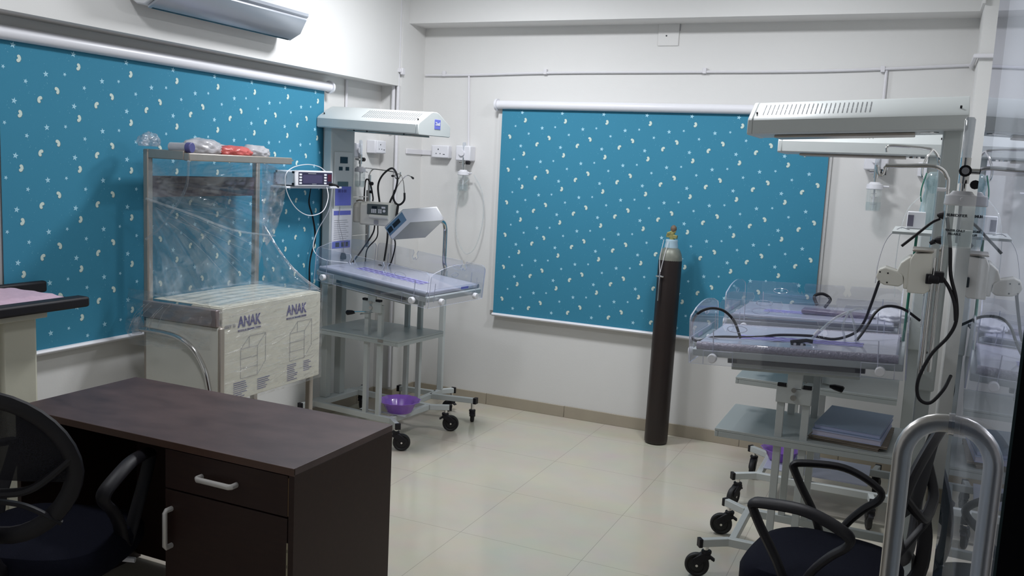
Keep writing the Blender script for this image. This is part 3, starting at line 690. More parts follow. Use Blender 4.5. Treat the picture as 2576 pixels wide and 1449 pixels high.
def pump(loc, rz, label, rx=0):
    t = empty('infusion_pump', loc, rz, label, 'infusion pump', 'ivory infusion pumps')
    # local: front faces -y, width x -.13..+.13
    body = [(-.062, 0), (-.066, .02), (-.066, .13), (-.050, .150), (.05, .150), (.062, .135), (.062, .02), (.050, .0)]
    MB().prism([(u, v) for u, v in body], lambda u, v: (-.085, u, v), lambda u, v: (.125, u, v)).build('case', M['ivory'], t, bevel=.010)
    MB().prism([(-.05, .012), (-.05, .12), (-.03, .142), (.04, .142), (.055, .12), (.055, .012)], lambda u, v: (-.135, u, v), lambda u, v: (-.083, u, v)).build('clamp_side', M['ivory'], t, bevel=.008)
    MB().box(-.03, .112, -.070, -.065, .072, .140).build('key_panel', pm('dark_key_panel', (.10, .12, .12), .35), t, bevel=.002)
    MB().box(.003, .04, -.0715, -.070, .110, .127).build('display_window', M['lcd'], t)
    b = MB()
    for i in range(3):
        for j in range(3): b.box(.0+.012*i, .009+.012*i, -.0735, -.070, .083+.009*j, .090+.009*j)
    for i in range(2):
        for j in range(3): b.box(.048+.013*i, .058+.013*i, -.0735, -.070, .083+.009*j, .090+.009*j)
    b.cyl((.088, -.070, .098), (.088, -.074, .098), .009, 12); b.box(.07, .095, -.0735, -.07, .114, .126)
    b.build('buttons', M['white'], t)
    MB().tube([(-.01, -.074, .060), (.12, -.078, .058)], .013, 12).build('syringe_clamp', M['ivory'], t)
    MB().box(.02, .05, -.073, -.065, .012, .036).build('side_label', M['inkl'], t)
    MB().tube([(-.13, .0, .15), (-.10, -.03, .158), (-.07, -.03, .156)], .006, 8).build('handle_clip', M['steel'], t)
    MB().box(-.12, -.04, .05, .085, .03, .10).build('pole_clamp', M['black'], t, bevel=.004)
    return t
pump((-3.248, 5.04, 1.278), R(12), 'ivory infusion pump with grey key panel clamped on the left drip pole')
# side part of the pump (white syringe carrier)
# stethoscope
st = empty('stethoscope', (-3.113, 5.10, 1.42), 0, 'black stethoscope hanging from the left drip pole hooks', 'stethoscope')
S0 = Vector((-3.113, 5.10, 1.42)); q = lambda P: [Vector(p)-S0 for p in P]
MB().tube(q([(-3.254, 5.10, 1.42), (-3.270, 5.10, 1.53), (-3.235, 5.09, 1.60), (-3.17, 5.085, 1.650), (-3.135, 5.085, 1.640), (-3.113, 5.085, 1.586), (-3.128, 5.085, 1.507), (-3.158, 5.08, 1.441), (-3.168, 5.07, 1.376), (-3.16, 5.06, 1.20), (-3.155, 5.02, 1.05)]), .0065, 8, sm=6).build('long_tube', M['rubber'], st)
MB().tube(q([(-3.116, 5.08, 1.20), (-3.114, 5.09, 1.352), (-3.113, 5.10, 1.412)]), .009, 8).build('stem_tube', M['rubber'], st)
MB().tube(q([(-3.140, 5.10, 1.512), (-3.150, 5.10, 1.470), (-3.138, 5.10, 1.435), (-3.113, 5.10, 1.418), (-3.088, 5.10, 1.425), (-3.066, 5.10, 1.452), (-3.066, 5.10, 1.498)]), .007, 8, sm=5).build('yoke', M['rubber'], st)
MB().tube(q([(-3.140, 5.10, 1.505), (-3.10, 5.10, 1.565), (-3.065, 5.10, 1.602), (-3.042, 5.10, 1.612), (-3.018, 5.10, 1.603)]), .003, 6, sm=5).tube(q([(-3.066, 5.10, 1.495), (-3.075, 5.10, 1.562), (-3.095, 5.10, 1.610), (-3.12, 5.10, 1.618), (-3.137, 5.10, 1.605), (-3.150, 5.10, 1.603)]), .003, 6, sm=5).build('ear_tubes', M['chrome'], st)
for p, d in (((-3.012, 5.10, 1.600), (-.012, 0, .008)), ((-3.156, 5.10, 1.603), (.014, 0, 0))):
    p = Vector(p)-S0; d = Vector(d); MB().tube([p-d, p-d*.5, p+d*.7], [.004, .008, .004], 8).build('ear_tip', M['rubber'], st)
tag(MB().tube([(-3.37, 5.09, 1.29), (-3.365, 5.085, 1.50), (-3.35, 5.08, 1.57), (-3.32, 5.08, 1.55), (-3.295, 5.08, 1.46), (-3.295, 5.08, 1.43)], .005, 6, sm=5).build('power_cable', M['black']), 'black cable looped around the top of the left drip pole', 'cable')
for P, lb in (([(-3.24, 5.03, 1.29), (-3.25, 5.02, 1.22), (-3.30, 4.96, 1.10), (-3.34, 4.92, 1.02), (-3.32, 4.88, .99)], 'black cable dropping straight below the left infusion pump into the crib'),
              ([(-3.14, 5.03, 1.30), (-3.10, 5.01, 1.24), (-3.05, 4.98, 1.17), (-3.06, 4.95, 1.05), (-3.075, 4.90, 1.00)], 'black cable curving out below the left infusion pump towards the phototherapy lamp')):
    tag(MB().tube(P, .005, 6, sm=6).build('power_cable', M['black']), lb, 'cable')
MB().tube([(.10, .24, 1.28), (.11, .22, 1.20), (.05, .20, 1.12), (.06, .17, 1.03)], .004, 6, sm=6).build('skin_probe_lead', M['black'], W1)
b = MB(); b.lathe([(0, -.004), (.022, -.003), (.022, .006), (0, .008)], (0, 0, 0), 14); b = bp1(b, 'probe_disc', M['black']); b.location = (.22, .12, 1.02); b.rotation_euler = (R(60), 0, 0)

# ---------------------------------------------------------------- phototherapy unit behind the left warmer
ph = empty('phototherapy_lamp', (-2.865, 5.20, 0), 0, 'grey box-headed phototherapy lamp on a curved chrome pole behind the left crib', 'phototherapy lamp')
b = MB(); b.box(-.016, .016, -.19, .13, .135, .17); b.bar((0, -.02, .153), (.31, .035, .153), .03, .034); b.bar((0, .12, .153), (.06, .20, .153), .03, .034); b.bar((0, .06, .153), (-.27, .04, .153), .03, .034)
b.build('base_frame', M['powderL'], ph, bevel=.003)
for q_ in ((.305, .325, .018, .054), (.045, .075, .20, .215), (-.285, -.268, .02, .06)): MB().box(*q_, .133, .173).build('end_cap', M['black'], ph)
for x, y, a in ((.295, .035, .4), (.055, .19, 1.4), (-.26, .04, 2.0)): caster(ph, x, y, r=.038, ang=a, z0=.14)
b = MB(); b.box(-.018, .018, .10, .13, .17, .99); b.build('upright', M['powderL'], ph, bevel=.003)
MB().tube([(0, .11, .95), (.055, .02, 1.02), (.058, 0, 1.07), (.058, 0, 1.24), (.060, -.01, 1.29), (.066, -.05, 1.325), (.068, -.14, 1.34), (.06, -.26, 1.345)], .014, 12, sm=6).build('curved_pole', M['chrome'], ph)
hd = empty('lamp_head', (.012, -.33, 1.325), 0); hd.parent = ph
hd.rotation_euler = (0, 0, 0)
# head box given by its end frame (keypad face) and depth direction
e1 = Vector((-.138, 0, -.129)); e2 = Vector((.059, 0, -.078)); dp = Vector((.225, .05, .030))
def hb(a, bb, c_): return e1*(a-.5)+e2*(bb-.5)+dp*(c_-.5)
def hbox(a0, a1, b0, b1, c0, c1, name, mat, par=hd, bev=.006):
    m_ = MB(); pts = [hb(a, b_, c_) for a in (a0, a1) for b_ in (b0, b1) for c_ in (c0, c1)]
    v = [m_.bm.verts.new(p) for p in pts]
    for q_ in ((0, 1, 3, 2), (4, 6, 7, 5), (0, 4, 5, 1), (2, 3, 7, 6), (0, 2, 6, 4), (1, 5, 7, 3)): m_.face([v[i] for i in q_])
    return m_.build(name, mat, par, bevel=bev)
hbox(0, 1, 0, 1, 0, 1, 'housing', M['acw'], bev=.016)
hbox(.08, .92, .18, .80, -.008, .002, 'keypad', M['bluep'], bev=.002)
hbox(.30, .62, .35, .62, -.016, -.008, 'display_window', M['lcd'], bev=0); hbox(.68, .88, .35, .66, -.016, -.008, 'display_window', M['lcd'], bev=0)
hbox(.06, .97, 1.0, 1.03, .04, .97, 'diffuser_plate', pm('worn_grey_panel', (.40, .41, .40), .5, noise=.3, nscale=9), bev=.002)

# ---------------------------------------------------------------- baskets
def basket(loc, label, s=1):
    prof = [(0, 0), (.075, 0), (.082, .012), (.098, .050), (.108, .058), (.128, .072), (.125, .074), (.106, .062), (.094, .052), (.078, .014), (.07, .006), (0, .006)]
    o = MB().lathe([(r*s, z*s) for r, z in prof], (0, 0, 0), 48, wave=lambda a, z: .035*sin(a*12)*min(1, max(0, z-.01)/.05)).build('basket', M['purple'])
    o.location = loc
    return tag(o, label, 'basket', 'purple plastic baskets')
basket((-2.79, 4.665, .176), 'purple scalloped plastic basket on the left warmer base rails', 1.0)
lt = tag(MB().box(-.62, -.10, 4.80, 5.16, .1755, .184).build('base_board', pm('pale_lilac_board', (.56, .58, .72), .4, noise=.05), bevel=.002), 'pale lilac board lying on the far right warmer base', 'board')
basket((-.555, 4.99, .186), 'purple scalloped plastic basket on the far right warmer base board', .85)
tag(MB().box(-3.02, -2.70, 4.575, 4.60, .176, .178).build('packing_strip', M['powderL']), 'thin grey strip on the left warmer base under the basket', 'strip')

# ---------------------------------------------------------------- right warmers: accessories
# chrome pole of the nearer warmer
def bent_pole(loc, label, pts, hook, r=.008):
    t = empty('drip_pole', loc, 0, label, 'drip stand', 'chrome drip poles')
    o_ = Vector(loc)
    MB().tube([Vector(p)-o_ for p in pts], r, 10, sm=5).build('pole', M['chrome'], t)
    MB().tube([Vector(p)-o_ for p in hook], r*.75, 8, sm=5).build('hook', M['chrome'], t)
    return t, o_
ip2, o2 = bent_pole((.088, 3.60, 1.0), 'bent chrome drip pole with a hook beside the nearer right warmer column',
    [(.092, 3.60, 1.03), (.090, 3.60, 1.30), (.086, 3.60, 1.68), (.078, 3.60, 1.742), (.052, 3.60, 1.770), (.010, 3.60, 1.778), (-.06, 3.60, 1.774), (-.128, 3.60, 1.772)],
    [(-.118, 3.60, 1.772), (-.128, 3.60, 1.765), (-.133, 3.60, 1.742), (-.143, 3.60, 1.737), (-.150, 3.60, 1.748), (-.152, 3.60, 1.766)])
MB().tube([Vector(p)-o2 for p in ((.066, 3.60, 1.02), (.066, 3.60, 1.45))], .011, 10).build('outer_sleeve', M['chrome'], ip2)
MB().tube([Vector(p)-o2 for p in ((.088, 3.60, 1.60), (.088, 3.70, 1.60), (.088, 3.87, 1.60))], .005, 8).tube([Vector(p)-o2 for p in ((.075, 3.60, 1.10), (.075, 3.87, 1.10))], .006, 8).build('wall_bracket', M['chrome'], ip2)
MB().cyl(Vector((.052, 3.60, 1.695))-o2, Vector((.092, 3.60, 1.695))-o2, .007, 8).build('collar', M['white'], ip2)
b = MB()
for z_ in (1.605, 1.515):
    b.tube([Vector(p)-o2 for p in ((.083, 3.585, z_), (.068, 3.585, z_), (.060, 3.585, z_))], [.016, .012, .004], 10)
b.tube([Vector(p)-o2 for p in ((.062, 3.585, 1.51), (.047, 3.585, 1.50))], [.010, .006], 8)
b.build('clamp_knobs', M['black'], ip2)
ip3, o3_ = bent_pole((.062, 4.62, 1.0), 'bent chrome drip pole with a hook behind the farther right warmer',
    [(.066, 4.62, 1.05), (.066, 4.62, 1.72), (.060, 4.62, 1.825), (.036, 4.62, 1.868), (.0, 4.62, 1.878), (-.08, 4.62, 1.884), (-.16, 4.62, 1.884), (-.165, 4.62, 1.855)],
    [(.030, 4.60, 1.874), (.008, 4.58, 1.835), (-.004, 4.58, 1.79), (-.002, 4.58, 1.755), (.010, 4.58, 1.742), (.022, 4.58, 1.752), (.024, 4.58, 1.77)], r=.007)
MB().tube([Vector(p)-o3_ for p in ((.060, 4.60, 1.84), (.072, 4.60, 1.80), (.070, 4.60, 1.60), (.066, 4.60, 1.3))], .005, 8, sm=5).tube([Vector(p)-o3_ for p in ((.062, 4.62, 1.2), (.04, 4.80, 1.2))], .006, 8).build('inner_rod', M['chrome'], ip3)
# pump on the nearer pole, seen from behind
pp = empty('infusion_pump', (.005, 3.575, 1.322), 0, 'ivory infusion pump seen from behind, clamped on the nearer right drip pole', 'infusion pump', 'ivory infusion pumps')
MB().prism([(-.002, 0), (-.002, .118), (.008, .142), (.070, .150), (.070, .012), (.055, .0)], lambda u, v: (u-.015, -.055, v), lambda u, v: (u-.0, .15, v+.004)).build('case', M['ivory'], pp, bevel=.004)
MB().prism([(-.050, .062), (-.036, .105), (-.010, .128), (.0, .128), (.0, .012), (-.02, .012), (-.022, .055), (-.030, .062)], lambda u, v: (u-.01, -.05, v), lambda u, v: (u-.01, .12, v)).build('front_casing', M['ivory'], pp, bevel=.006)
MB().prism([(-.125, .050), (-.118, .075), (-.095, .085), (-.050, .072), (-.035, .060), (-.030, .030), (-.045, .018), (-.095, .020), (-.115, .030)], lambda u, v: (u, -.052, v), lambda u, v: (u, .04, v)).build('syringe_bracket', M['ivory'], pp, bevel=.005)
b = MB()
for x_, z_ in ((-.112, .066), (-.112, .032), (-.085, .030), (-.085, .064)): b.cyl((x_, -.0535, z_), (x_, -.052, z_), .003, 8)
b.build('screws', M['black'], pp)
MB().box(-.012, .058, -.062, .12, .150, .158).build('carry_handle', M['steel'], pp, bevel=.003)
b = MB(); b.box(.040, .062, -.078, -.055, .040, .075); b.cyl((.05, -.075, .058), (.085, -.08, .058), .015, 14); b.box(.066, .098, -.085, -.03, .048, .085); b.build('pole_clamp', M['black'], pp, bevel=.003)
# mid shelf plate with small monitor on the nearer warmer far side
W2p = MB().box(-.075, .15, -.62, -.105, 1.502, 1.514).build('side_shelf', M['powderL'], W2, bevel=.002)
mo = empty('small_monitor', (-.03, 4.44, 1.5155), 0, 'small grey monitor box standing on the shelf between the right warmers', 'monitor')
MB().box(-.015, .06, -.04, .05, 0, .075).build('case', M['white'], mo, bevel=.003)
MB().box(-.012, .012, -.042, -.04, .01, .06).build('screen', pm('grey_screen', (.16, .15, .2), .2), mo)
# resuscitation bag
rb = empty('resuscitation_bag', (.050, 4.50, 1.515), 0, 'pale cyan silicone resuscitation bag standing between the right warmer columns', 'resuscitation bag')
MB().lathe([(0, .0), (.052, 0), (.055, .02), (.050, .08), (.043, .14), (.036, .175), (.040, .19), (.042, .22), (.034, .245), (.02, .255), (0, .258)], (0, 0, 0), 20).build('bag', M['bagc'], rb)
MB().lathe([(0, .16), (.012, .16), (.028, .19), (.030, .215), (.02, .235), (0, .24)], (-.002, -.01, 0), 14).build('inner_bulb', M['bagc'], rb)
MB().cyl((.02, 0, .257), (.02, 0, .275), .007, 10).build('valve_cap', M['black'], rb)
MB().tube([(-.035, -.03, .25), (-.048, -.03, .19), (-.050, -.03, .15), (-.045, -.03, .12)], [.004, .011, .012, .004], 8, sm=4, ry=.003).build('strap', M['green'], rb)
tag(MB().tube([(.002, 4.46, 1.50), (.000, 4.46, 1.40), (-.004, 4.46, 1.25), (-.006, 4.46, 1.05), (-.008, 4.46, .98)], .006, 8, sm=4).build('oxygen_tubing', M['green']), 'green oxygen tube hanging down between the right warmers', 'tubing')
# clear tubing arcs
tag(MB().tube([(-.03, 4.30, 1.515), (-.07, 4.25, 1.52), (-.115, 4.2, 1.47), (-.135, 4.1, 1.38), (-.135, 4.0, 1.30)], .002, 5, sm=6).build('oxygen_tubing', M['inkl']), 'thin grey line arcing from the right shelf down to the crib', 'tubing')
tag(MB().tube([(.0, 4.40, 1.66), (-.045, 4.35, 1.60), (-.065, 4.30, 1.50), (-.07, 4.28, 1.35), (-.06, 4.25, 1.22)], .0022, 5, sm=6).build('oxygen_tubing', M['tube']), 'clear tube hanging beside the resuscitation bag', 'tubing')
# black cables
cb = [([(-.112, 3.70, 1.335), (-.135, 3.80, 1.235), (-.159, 3.9, 1.145), (-.193, 3.95, 1.088), (-.268, 3.95, 1.053), (-.363, 3.95, 1.055), (-.493, 3.95, 1.043), (-.560, 3.93, 1.030), (-.634, 3.88, 1.027), (-.743, 3.84, 1.020), (-.809, 3.82, .998), (-.835, 3.82, 1.01), (-.842, 3.82, 1.058), (-.826, 3.82, 1.109), (-.775, 3.82, 1.143), (-.715, 3.82, 1.142), (-.665, 3.82, 1.102), (-.632, 3.82, 1.032)], 'black cable looping up at the foot end of the nearer right crib', .0058),
      ([(.05, 4.16, 1.14), (-.02, 4.14, 1.185), (-.085, 4.12, 1.192), (-.125, 4.08, 1.165), (-.155, 4.04, 1.10), (-.19, 4.00, 1.045), (-.235, 3.95, 1.022)], 'black cable dropping from the column into the nearer right crib', .0058),
      ([(.092, 3.52, 1.60), (.112, 3.52, 1.50), (.124, 3.52, 1.40), (.150, 3.52, 1.315), (.158, 3.52, 1.238), (.138, 3.52, 1.178), (.090, 3.52, 1.107), (.058, 3.52, 1.010), (.066, 3.52, .945), (.104, 3.52, .932), (.143, 3.53, .984), (.165, 3.60, 1.025)], 'black cable hanging in a loop below the right drip pole pump', .0062),
      ([(.100, 3.52, 1.385), (.125, 3.52, 1.35), (.146, 3.51, 1.30), (.156, 3.51, 1.24)], 'short black cable from the right pump clamp joining the hanging loop', .0062),
      ([(-.045, 3.56, 1.485), (.0, 3.57, 1.53), (.045, 3.59, 1.575), (.072, 3.59, 1.592)], 'short black cable from the pump top to the pole clamp', .0052),
      ([(-.30, 3.80, 1.02), (-.45, 3.84, 1.030), (-.56, 3.80, 1.022), (-.66, 3.79, 1.008), (-.72, 3.80, 1.016), (-.76, 3.82, 1.014)], 'black cable lying on the nearer right mattress', .005)]
for P, lb, r_ in cb: tag(MB().tube(P, r_, 8, sm=6).build('power_cable', M['black']), lb, 'cable')
cl = empty('sensor_clip', (-.395, 3.80, 1.0335), R(10), 'small black sensor clip lying on the nearer right mattress', 'sensor clip')
MB().box(-.03, .028, -.015, .015, 0, .010).build('clip_base', M['black'], cl, bevel=.003)
MB().tube([(-.032, 0, .012), (.03, 0, .024), (.055, 0, .022)], .008, 8).build('clip_jaw', M['black'], cl)
b = MB(); b.cyl((-.015, -.016, .008), (-.015, -.018, .008), .006, 12); b.cyl((.012, -.016, .008), (.012, -.018, .008), .006, 12); b.build('rivets', M['chrome'], cl)
# things in the far crib
def blanket(loc, label, sx, sy, sz, mat, seed, sub=4):
    bm = bmesh.new(); bmesh.ops.create_icosphere(bm, subdivisions=sub, radius=1)
    rn = random.Random(seed); ph_ = [rn.uniform(0, 6) for _ in range(6)]
    for v in bm.verts:
        n_ = v.co.copy()
        d = 1+.10*sin(n_.x*6+ph_[0])*sin(n_.y*5+ph_[1])+.07*sin(n_.y*11+ph_[2])*sin(n_.z*9+ph_[3])+.05*sin(n_.x*17+ph_[4])*sin(n_.z*15+ph_[5]) + rn.uniform(-.015, .015)
        v.co = Vector((n_.x*sx*d, n_.y*sy*d, max(0, n_.z*sz*d+sz*.6)))
    me = bpy.data.meshes.new('m'); bm.to_mesh(me); bm.free(); me.shade_smooth(); me.materials.append(mat)
    o = bpy.data.objects.new('crumple', me); COL.objects.link(o); o.location = loc
    if label: tag(o, label, 'bag')
    return o
o = blanket((-.075, 4.88, 1.030), None, .09, .12, .035, M['white'], 4); o.name = 'folded_cloth'; tag(o, 'white folded cloth at the head of the farther right crib', 'cloth')
dk = tag(MB().box(-.50, -.16, 4.80, 4.90, 1.028, 1.050).build('probe_case', pm('violet_grey_case', (.16, .13, .20), .3, noise=.2), bevel=.006), 'flat violet grey case lying in the farther right crib', 'case')
tag(MB().tube([(-.44, 4.95, 1.06), (-.46, 4.98, 1.10), (-.42, 5.0, 1.115), (-.38, 5.0, 1.09), (-.40, 4.96, 1.05)], .008, 8, sm=5).build('probe_cable', M['black']), 'coiled black probe cable in the farther right crib', 'cable')
# clear oxygen hood in the nearer crib
oh = empty('oxygen_hood', (-.27, 3.93, 1.020), 0, 'clear breathing circuit tubes lying in the nearer right crib', 'breathing circuit')
MB().tube([(-.10, -.02, .01), (-.06, -.02, .06), (0, 0, .125), (.07, .02, .165), (.10, .02, .17)], .006, 8, sm=5).build('corrugated_tube', M['tube'], oh)
MB().tube([(.05, .0, .16), (.03, 0, .10), (.04, 0, .05), (.05, 0, .01)], .005, 8, sm=4).tube([(.05, 0, .16), (.075, 0, .10), (.09, 0, .02)], .005, 8, sm=4).build('branch_tube', M['tube'], oh)
MB().tube([(-.075, -.02, .045), (-.058, -.02, .070)], .0085, 10).build('white_connector', M['white'], oh)
# books on the right shelf
def book(loc, rz, w, d, h, label, cm, pmn, n=None):
    t = empty('file_book', loc, rz, label, 'book', 'files on the right warmer shelf')
    MB().box(-w/2, w/2, -d/2, d/2, .002, h-.004).build('pages', pmn, t)
    MB().box(-w/2-.003, w/2+.003, -d/2-.003, d/2+.003, h-.004, h).box(-w/2-.003, w/2+.003, -d/2-.003, d/2+.003, 0, .002).build('cover', cm, t)
    return t
book((-.165, 3.955, .6535), R(-8), .27, .34, .012, 'worn brown paper register at the bottom of the shelf pile', M['brownp'], M['brownp'])
book((-.155, 3.945, .666), R(-3), .28, .33, .010, 'second worn brown register from the bottom of the shelf pile', M['brownp'], M['brownp'])
book((-.162, 3.960, .6765), R(-5), .26, .36, .024, 'thick lilac file just under the top of the shelf pile', M['file'], M['paper'])
book((-.158, 3.970, .701), R(-6), .25, .36, .020, 'slate blue file on top of the shelf pile', M['filed'], M['file'])

# ---------------------------------------------------------------- trolley with carton and stretch film
tr = empty('instrument_trolley', (-3.33, 3.17, 0), 0, 'stainless steel trolley frame with raised top shelf by the left blind', 'trolley')
x1t, y1t = .44, .76
for (x, y, zt) in ((0, 0, 1.70), (0, y1t, 1.66), (x1t, 0, .90), (x1t-.06, y1t, .53)):
    MB().box(x-.0, x+.032, y-.0, y+.032, .02, zt).build('post', M['steel'], tr, bevel=.006)
b = MB(); b.box(.033, .25, .001, .029, 1.657, 1.700); b.box(.251, .285, .0, y1t-.02, 1.655, 1.69); b.box(.033, .249, y1t-.045, y1t-.021, 1.657, 1.688); b.box(.002, .030, .033, y1t-.002, 1.657, 1.688)
b.build('top_rail', M['steel'], tr, bevel=.004)
MB().box(.02, .27, .02, y1t+.01, 1.672, 1.680).build('top_tray', M['steel'], tr)
MB().box(.0, .018, .03, y1t, 1.475, 1.575).build('back_board', pm('brown_violet_board', (.075, .045, .065), .35, noise=.3, nscale=6), tr, bevel=.002)
b = MB(); b.box(.02, x1t+.02, -.004, .004, .32, .90); b.build('side_sheet', M['sheetm'], tr)
MB().tube([(-.03, -.012, .845), (.10, -.012, .845), (.22, -.012, .835), (.32, -.012, .79), (.39, -.012, .70), (.42, -.012, .60)], .0135, 10, sm=5).build('side_rail', M['chrome'], tr)
b = MB(); b.box(.0, .35, 0, y1t+.03, .885, .905); b.box(0, .40, 0, y1t+.03, .30, .32); b.build('deck', M['steel'], tr, bevel=.002)
b = MB(); b.box(.01, x1t+.02, -.015, .012, .905, .985); b.build('upper_side_bar', pm('dull_pinkish_steel', (.36, .30, .30), .35, metal=.6, noise=.2), tr, bevel=.004)
for x, y in ((.02, .02), (x1t+.01, .02), (.02, y1t+.01), (x1t+.01, y1t+.01)):
    MB().cyl((x, y, 0), (x, y, .03), .022, 12).build('foot', M['black'], tr)
cx = empty('carton', (-2.985, 3.555, .5), 0, 'large white carton printed ANAK in blue, wrapped against the trolley front', 'box')
cw, cl_, ch = .095, .375, .475
cx.location = (-2.975, 3.583, .53)
MB().box(-cw, cw, -cl_, cl_, 0, .455).build('box', M['card'], cx, bevel=.004)
MB().box(-.34, cw-.004, -cl_+.01, cl_-.01, .4555, .459).build('lid_flap', M['card'], cx, bevel=.002)
fx_ = cw+.0012
tx = lambda y, z, ln=0: frame((fx_, y, z), (0, 1, 0), (0, 0, 1))
text('ANAK', .072, M['ink'], cx, tx(-.190, .375), bold=.0018, sx=.80); text('MODULAR DRAWER SYSTEM', .014, M['ink'], cx, tx(-.190, .335), bold=.0002, sx=.9)
text('ANAK', .072, M['ink'], cx, tx(.170, .385), bold=.0018, sx=.80); text('MODULAR DRAWER SYSTEM', .014, M['ink'], cx, tx(.170, .345), bold=.0002, sx=.9)
text('GREY 15', .020, M['inkl'], cx, tx(-.325, .365), bold=.0006)
b = MB()
def ln(a, c_, w=.0012):
    (ya, za), (yb, zb) = a, c_; d = Vector((0, yb-ya, zb-za)).normalized(); n_ = Vector((0, -d.z, d.y))*w
    A = Vector((fx_, ya, za)); B = Vector((fx_, yb, zb)); b.poly([A-n_, B-n_, B+n_, A+n_])
for oy, oz in ((-.250, .10), (.120, .12)):
    w_, h_ = .12, .145
    for a, c_ in (((0, 0), (w_, 0)), ((w_, 0), (w_, h_)), ((w_, h_), (0, h_)), ((0, h_), (0, 0)), ((0, h_*.66), (w_, h_*.66)), ((0, h_*.33), (w_, h_*.33)), ((0, h_), (.06, h_+.055)), ((w_, h_), (w_+.06, h_+.055)), ((.06, h_+.055), (w_+.06, h_+.055)), ((w_, 0), (w_+.06, .06)), ((w_+.06, .06), (w_+.06, h_+.055)), ((.06, h_), (.06, h_+.055))):
        ln((oy+a[0], oz+a[1]), (oy+c_[0], oz+c_[1]))
    b.build('printed_drawing', M['inkl'], cx, flat=True); b = MB()
rn = random.Random(5)
for oy, oz, nl, wd in ((-.30, .085, 8, .10), (-.13, .075, 6, .095), (.10, .10, 9, .09), (.235, .10, 6, .075)):
    for k in range(nl):
        ln((oy, oz-.010*k), (oy+wd*rn.uniform(.6, 1), oz-.010*k), .0018)
b.build('printed_text_lines', M['ink'], cx, flat=True)
# stretch film (one wrapped sheet thing)
fm = empty('stretch_film', (-3.33, 3.17, .5), 0, 'clear stretch film wrapped around the trolley and carton', 'plastic wrap')
fo = Vector((-3.33, 3.17, .5))
def fsh(name, f, nu, nv, mat='film'):
    MB().grid(nu, nv, lambda u, v: Vector(f(u, v))-fo).build(name, M[mat], fm, keepn=True)
wr = lambda u, v, a: a*(sin(u*13+v*7)*.5+sin(u*29-v*17+1)*.3+sin(u*5+v*31)*.25)
def f1(u, v):   # sheet in front of the uprights, gathered at the near post and fanning out over the carton
    y = 3.165+u*.775; z = 1.0+.655*v
    an = math.atan2(y-3.10, z-1.56); d_ = min(1, math.hypot(y-3.10, z-1.56)*2.2)
    t_ = min(1, u*2.2); t_ = t_*t_*(3-2*t_)
    return (-3.288+(.19*v**1.6)*t_+d_*(.0045*sin(an*38)+.0030*sin(an*71+1)+.0016*sin(an*131+v*5))+.004*sin(u*9+v*6), y, z)
fsh('front_sheet', f1, 110, 90)
rn = random.Random(11)
for k in range(9):
    u0, v0 = rn.uniform(0, .06), rn.uniform(.62, .74); u1, v1 = rn.uniform(.75, 1.0), rn.uniform(.0, .62)
    lo, hi = rn.uniform(0, .25), rn.uniform(.75, 1.0)
    P = []
    for j in range(9):
        q_ = lo+(hi-lo)*j/8; p = Vector(f1(u0+(u1-u0)*q_, v0+(v1-v0)*q_)); p.x += .003; P.append(p-fo)
    MB().tube(P, rn.choice((.0014, .002, .004)), 6, sm=3, ry=.0012).build('film_pleat', M['film'], fm)
def f1b(u, v):  # loose side of the wrap bellying out at the far side
    z = 1.25+.41*v
    return (-3.27+.12*v*u+wr(u, v, .008), 3.945+u*(.015+.085*sin(pi*(v*.75+.12))), z-.05*u)
fsh('side_belly', f1b, 20, 40, 'film2')
def f2(u, v):   # slanting flap on the far side
    a = Vector((-3.28, 3.965, 1.30)); b_ = Vector((-2.88, 3.955, .99)); c_ = Vector((-3.28, 3.97, .985))
    p = a.lerp(b_, u); q_ = c_.lerp(b_, u); r_ = q_.lerp(p, v)
    r_.z -= .05*sin(pi*u)*v; r_.y += wr(u, v, .012)
    return r_
fsh('slanted_flap', f2, 40, 20)
rope = [Vector((-3.27, 3.965, 1.31)).lerp(Vector((-2.89, 3.955, 1.0)), k/10)+Vector((0, 0, -.05*sin(pi*k/10))) for k in range(11)]
MB().tube([p-fo for p in rope], .007, 7, sm=3).build('twisted_edge', M['film2'], fm)
rn = random.Random(21)
for k in range(12):
    y0_ = rn.uniform(3.18, 3.7); z0_ = rn.uniform(.60, .97); ln_ = rn.uniform(.10, .35); dz_ = rn.uniform(-.02, .05)
    MB().tube([(-2.872-fo.x, y0_-fo.y, z0_-fo.z), (-2.870-fo.x, y0_+ln_/2-fo.y, z0_+dz_*.4-fo.z), (-2.872-fo.x, min(3.955, y0_+ln_)-fo.y, z0_+dz_-fo.z)], rn.choice((.0009, .0014)), 5, sm=3).build('film_pleat', M['film2'], fm)
for k in range(8):
    x0_ = rn.uniform(-3.36, -3.0); z0_ = rn.uniform(.93, 1.0)
    MB().tube([(x0_-fo.x, 3.125-fo.y, z0_-fo.z), (x0_-.05-fo.x, 3.118-fo.y, z0_-.05-fo.z), (x0_-.09-fo.x, 3.125-fo.y, z0_-.12-fo.z)], .0014, 5, sm=3).build('film_pleat', M['film2'], fm)
for P in ([(-3.03, 3.15, 1.655), (-3.10, 3.20, 1.52), (-3.20, 3.16, 1.35), (-3.28, 3.14, 1.28)], [(-3.29, 3.15, 1.47), (-3.22, 3.35, 1.40), (-3.18, 3.62, 1.31), (-3.21, 3.98, 1.26)]):
    MB().tube([Vector(p)-fo for p in P], .006, 6, sm=6).build('film_pleat', M['film'], fm)
def f3(u, v):   # carton front
    return (-2.868+wr(u*2, v*2, .003), 3.17+u*.79, .52+v*.49)
fsh('carton_wrap', f3, 60, 40, 'film3')
def f4(u, v):   # over the carton top
    return (-3.29+u*.42, 3.17+v*.79, 1.010+.0025*sin(u*40+3*sin(v*4))-.006*u)
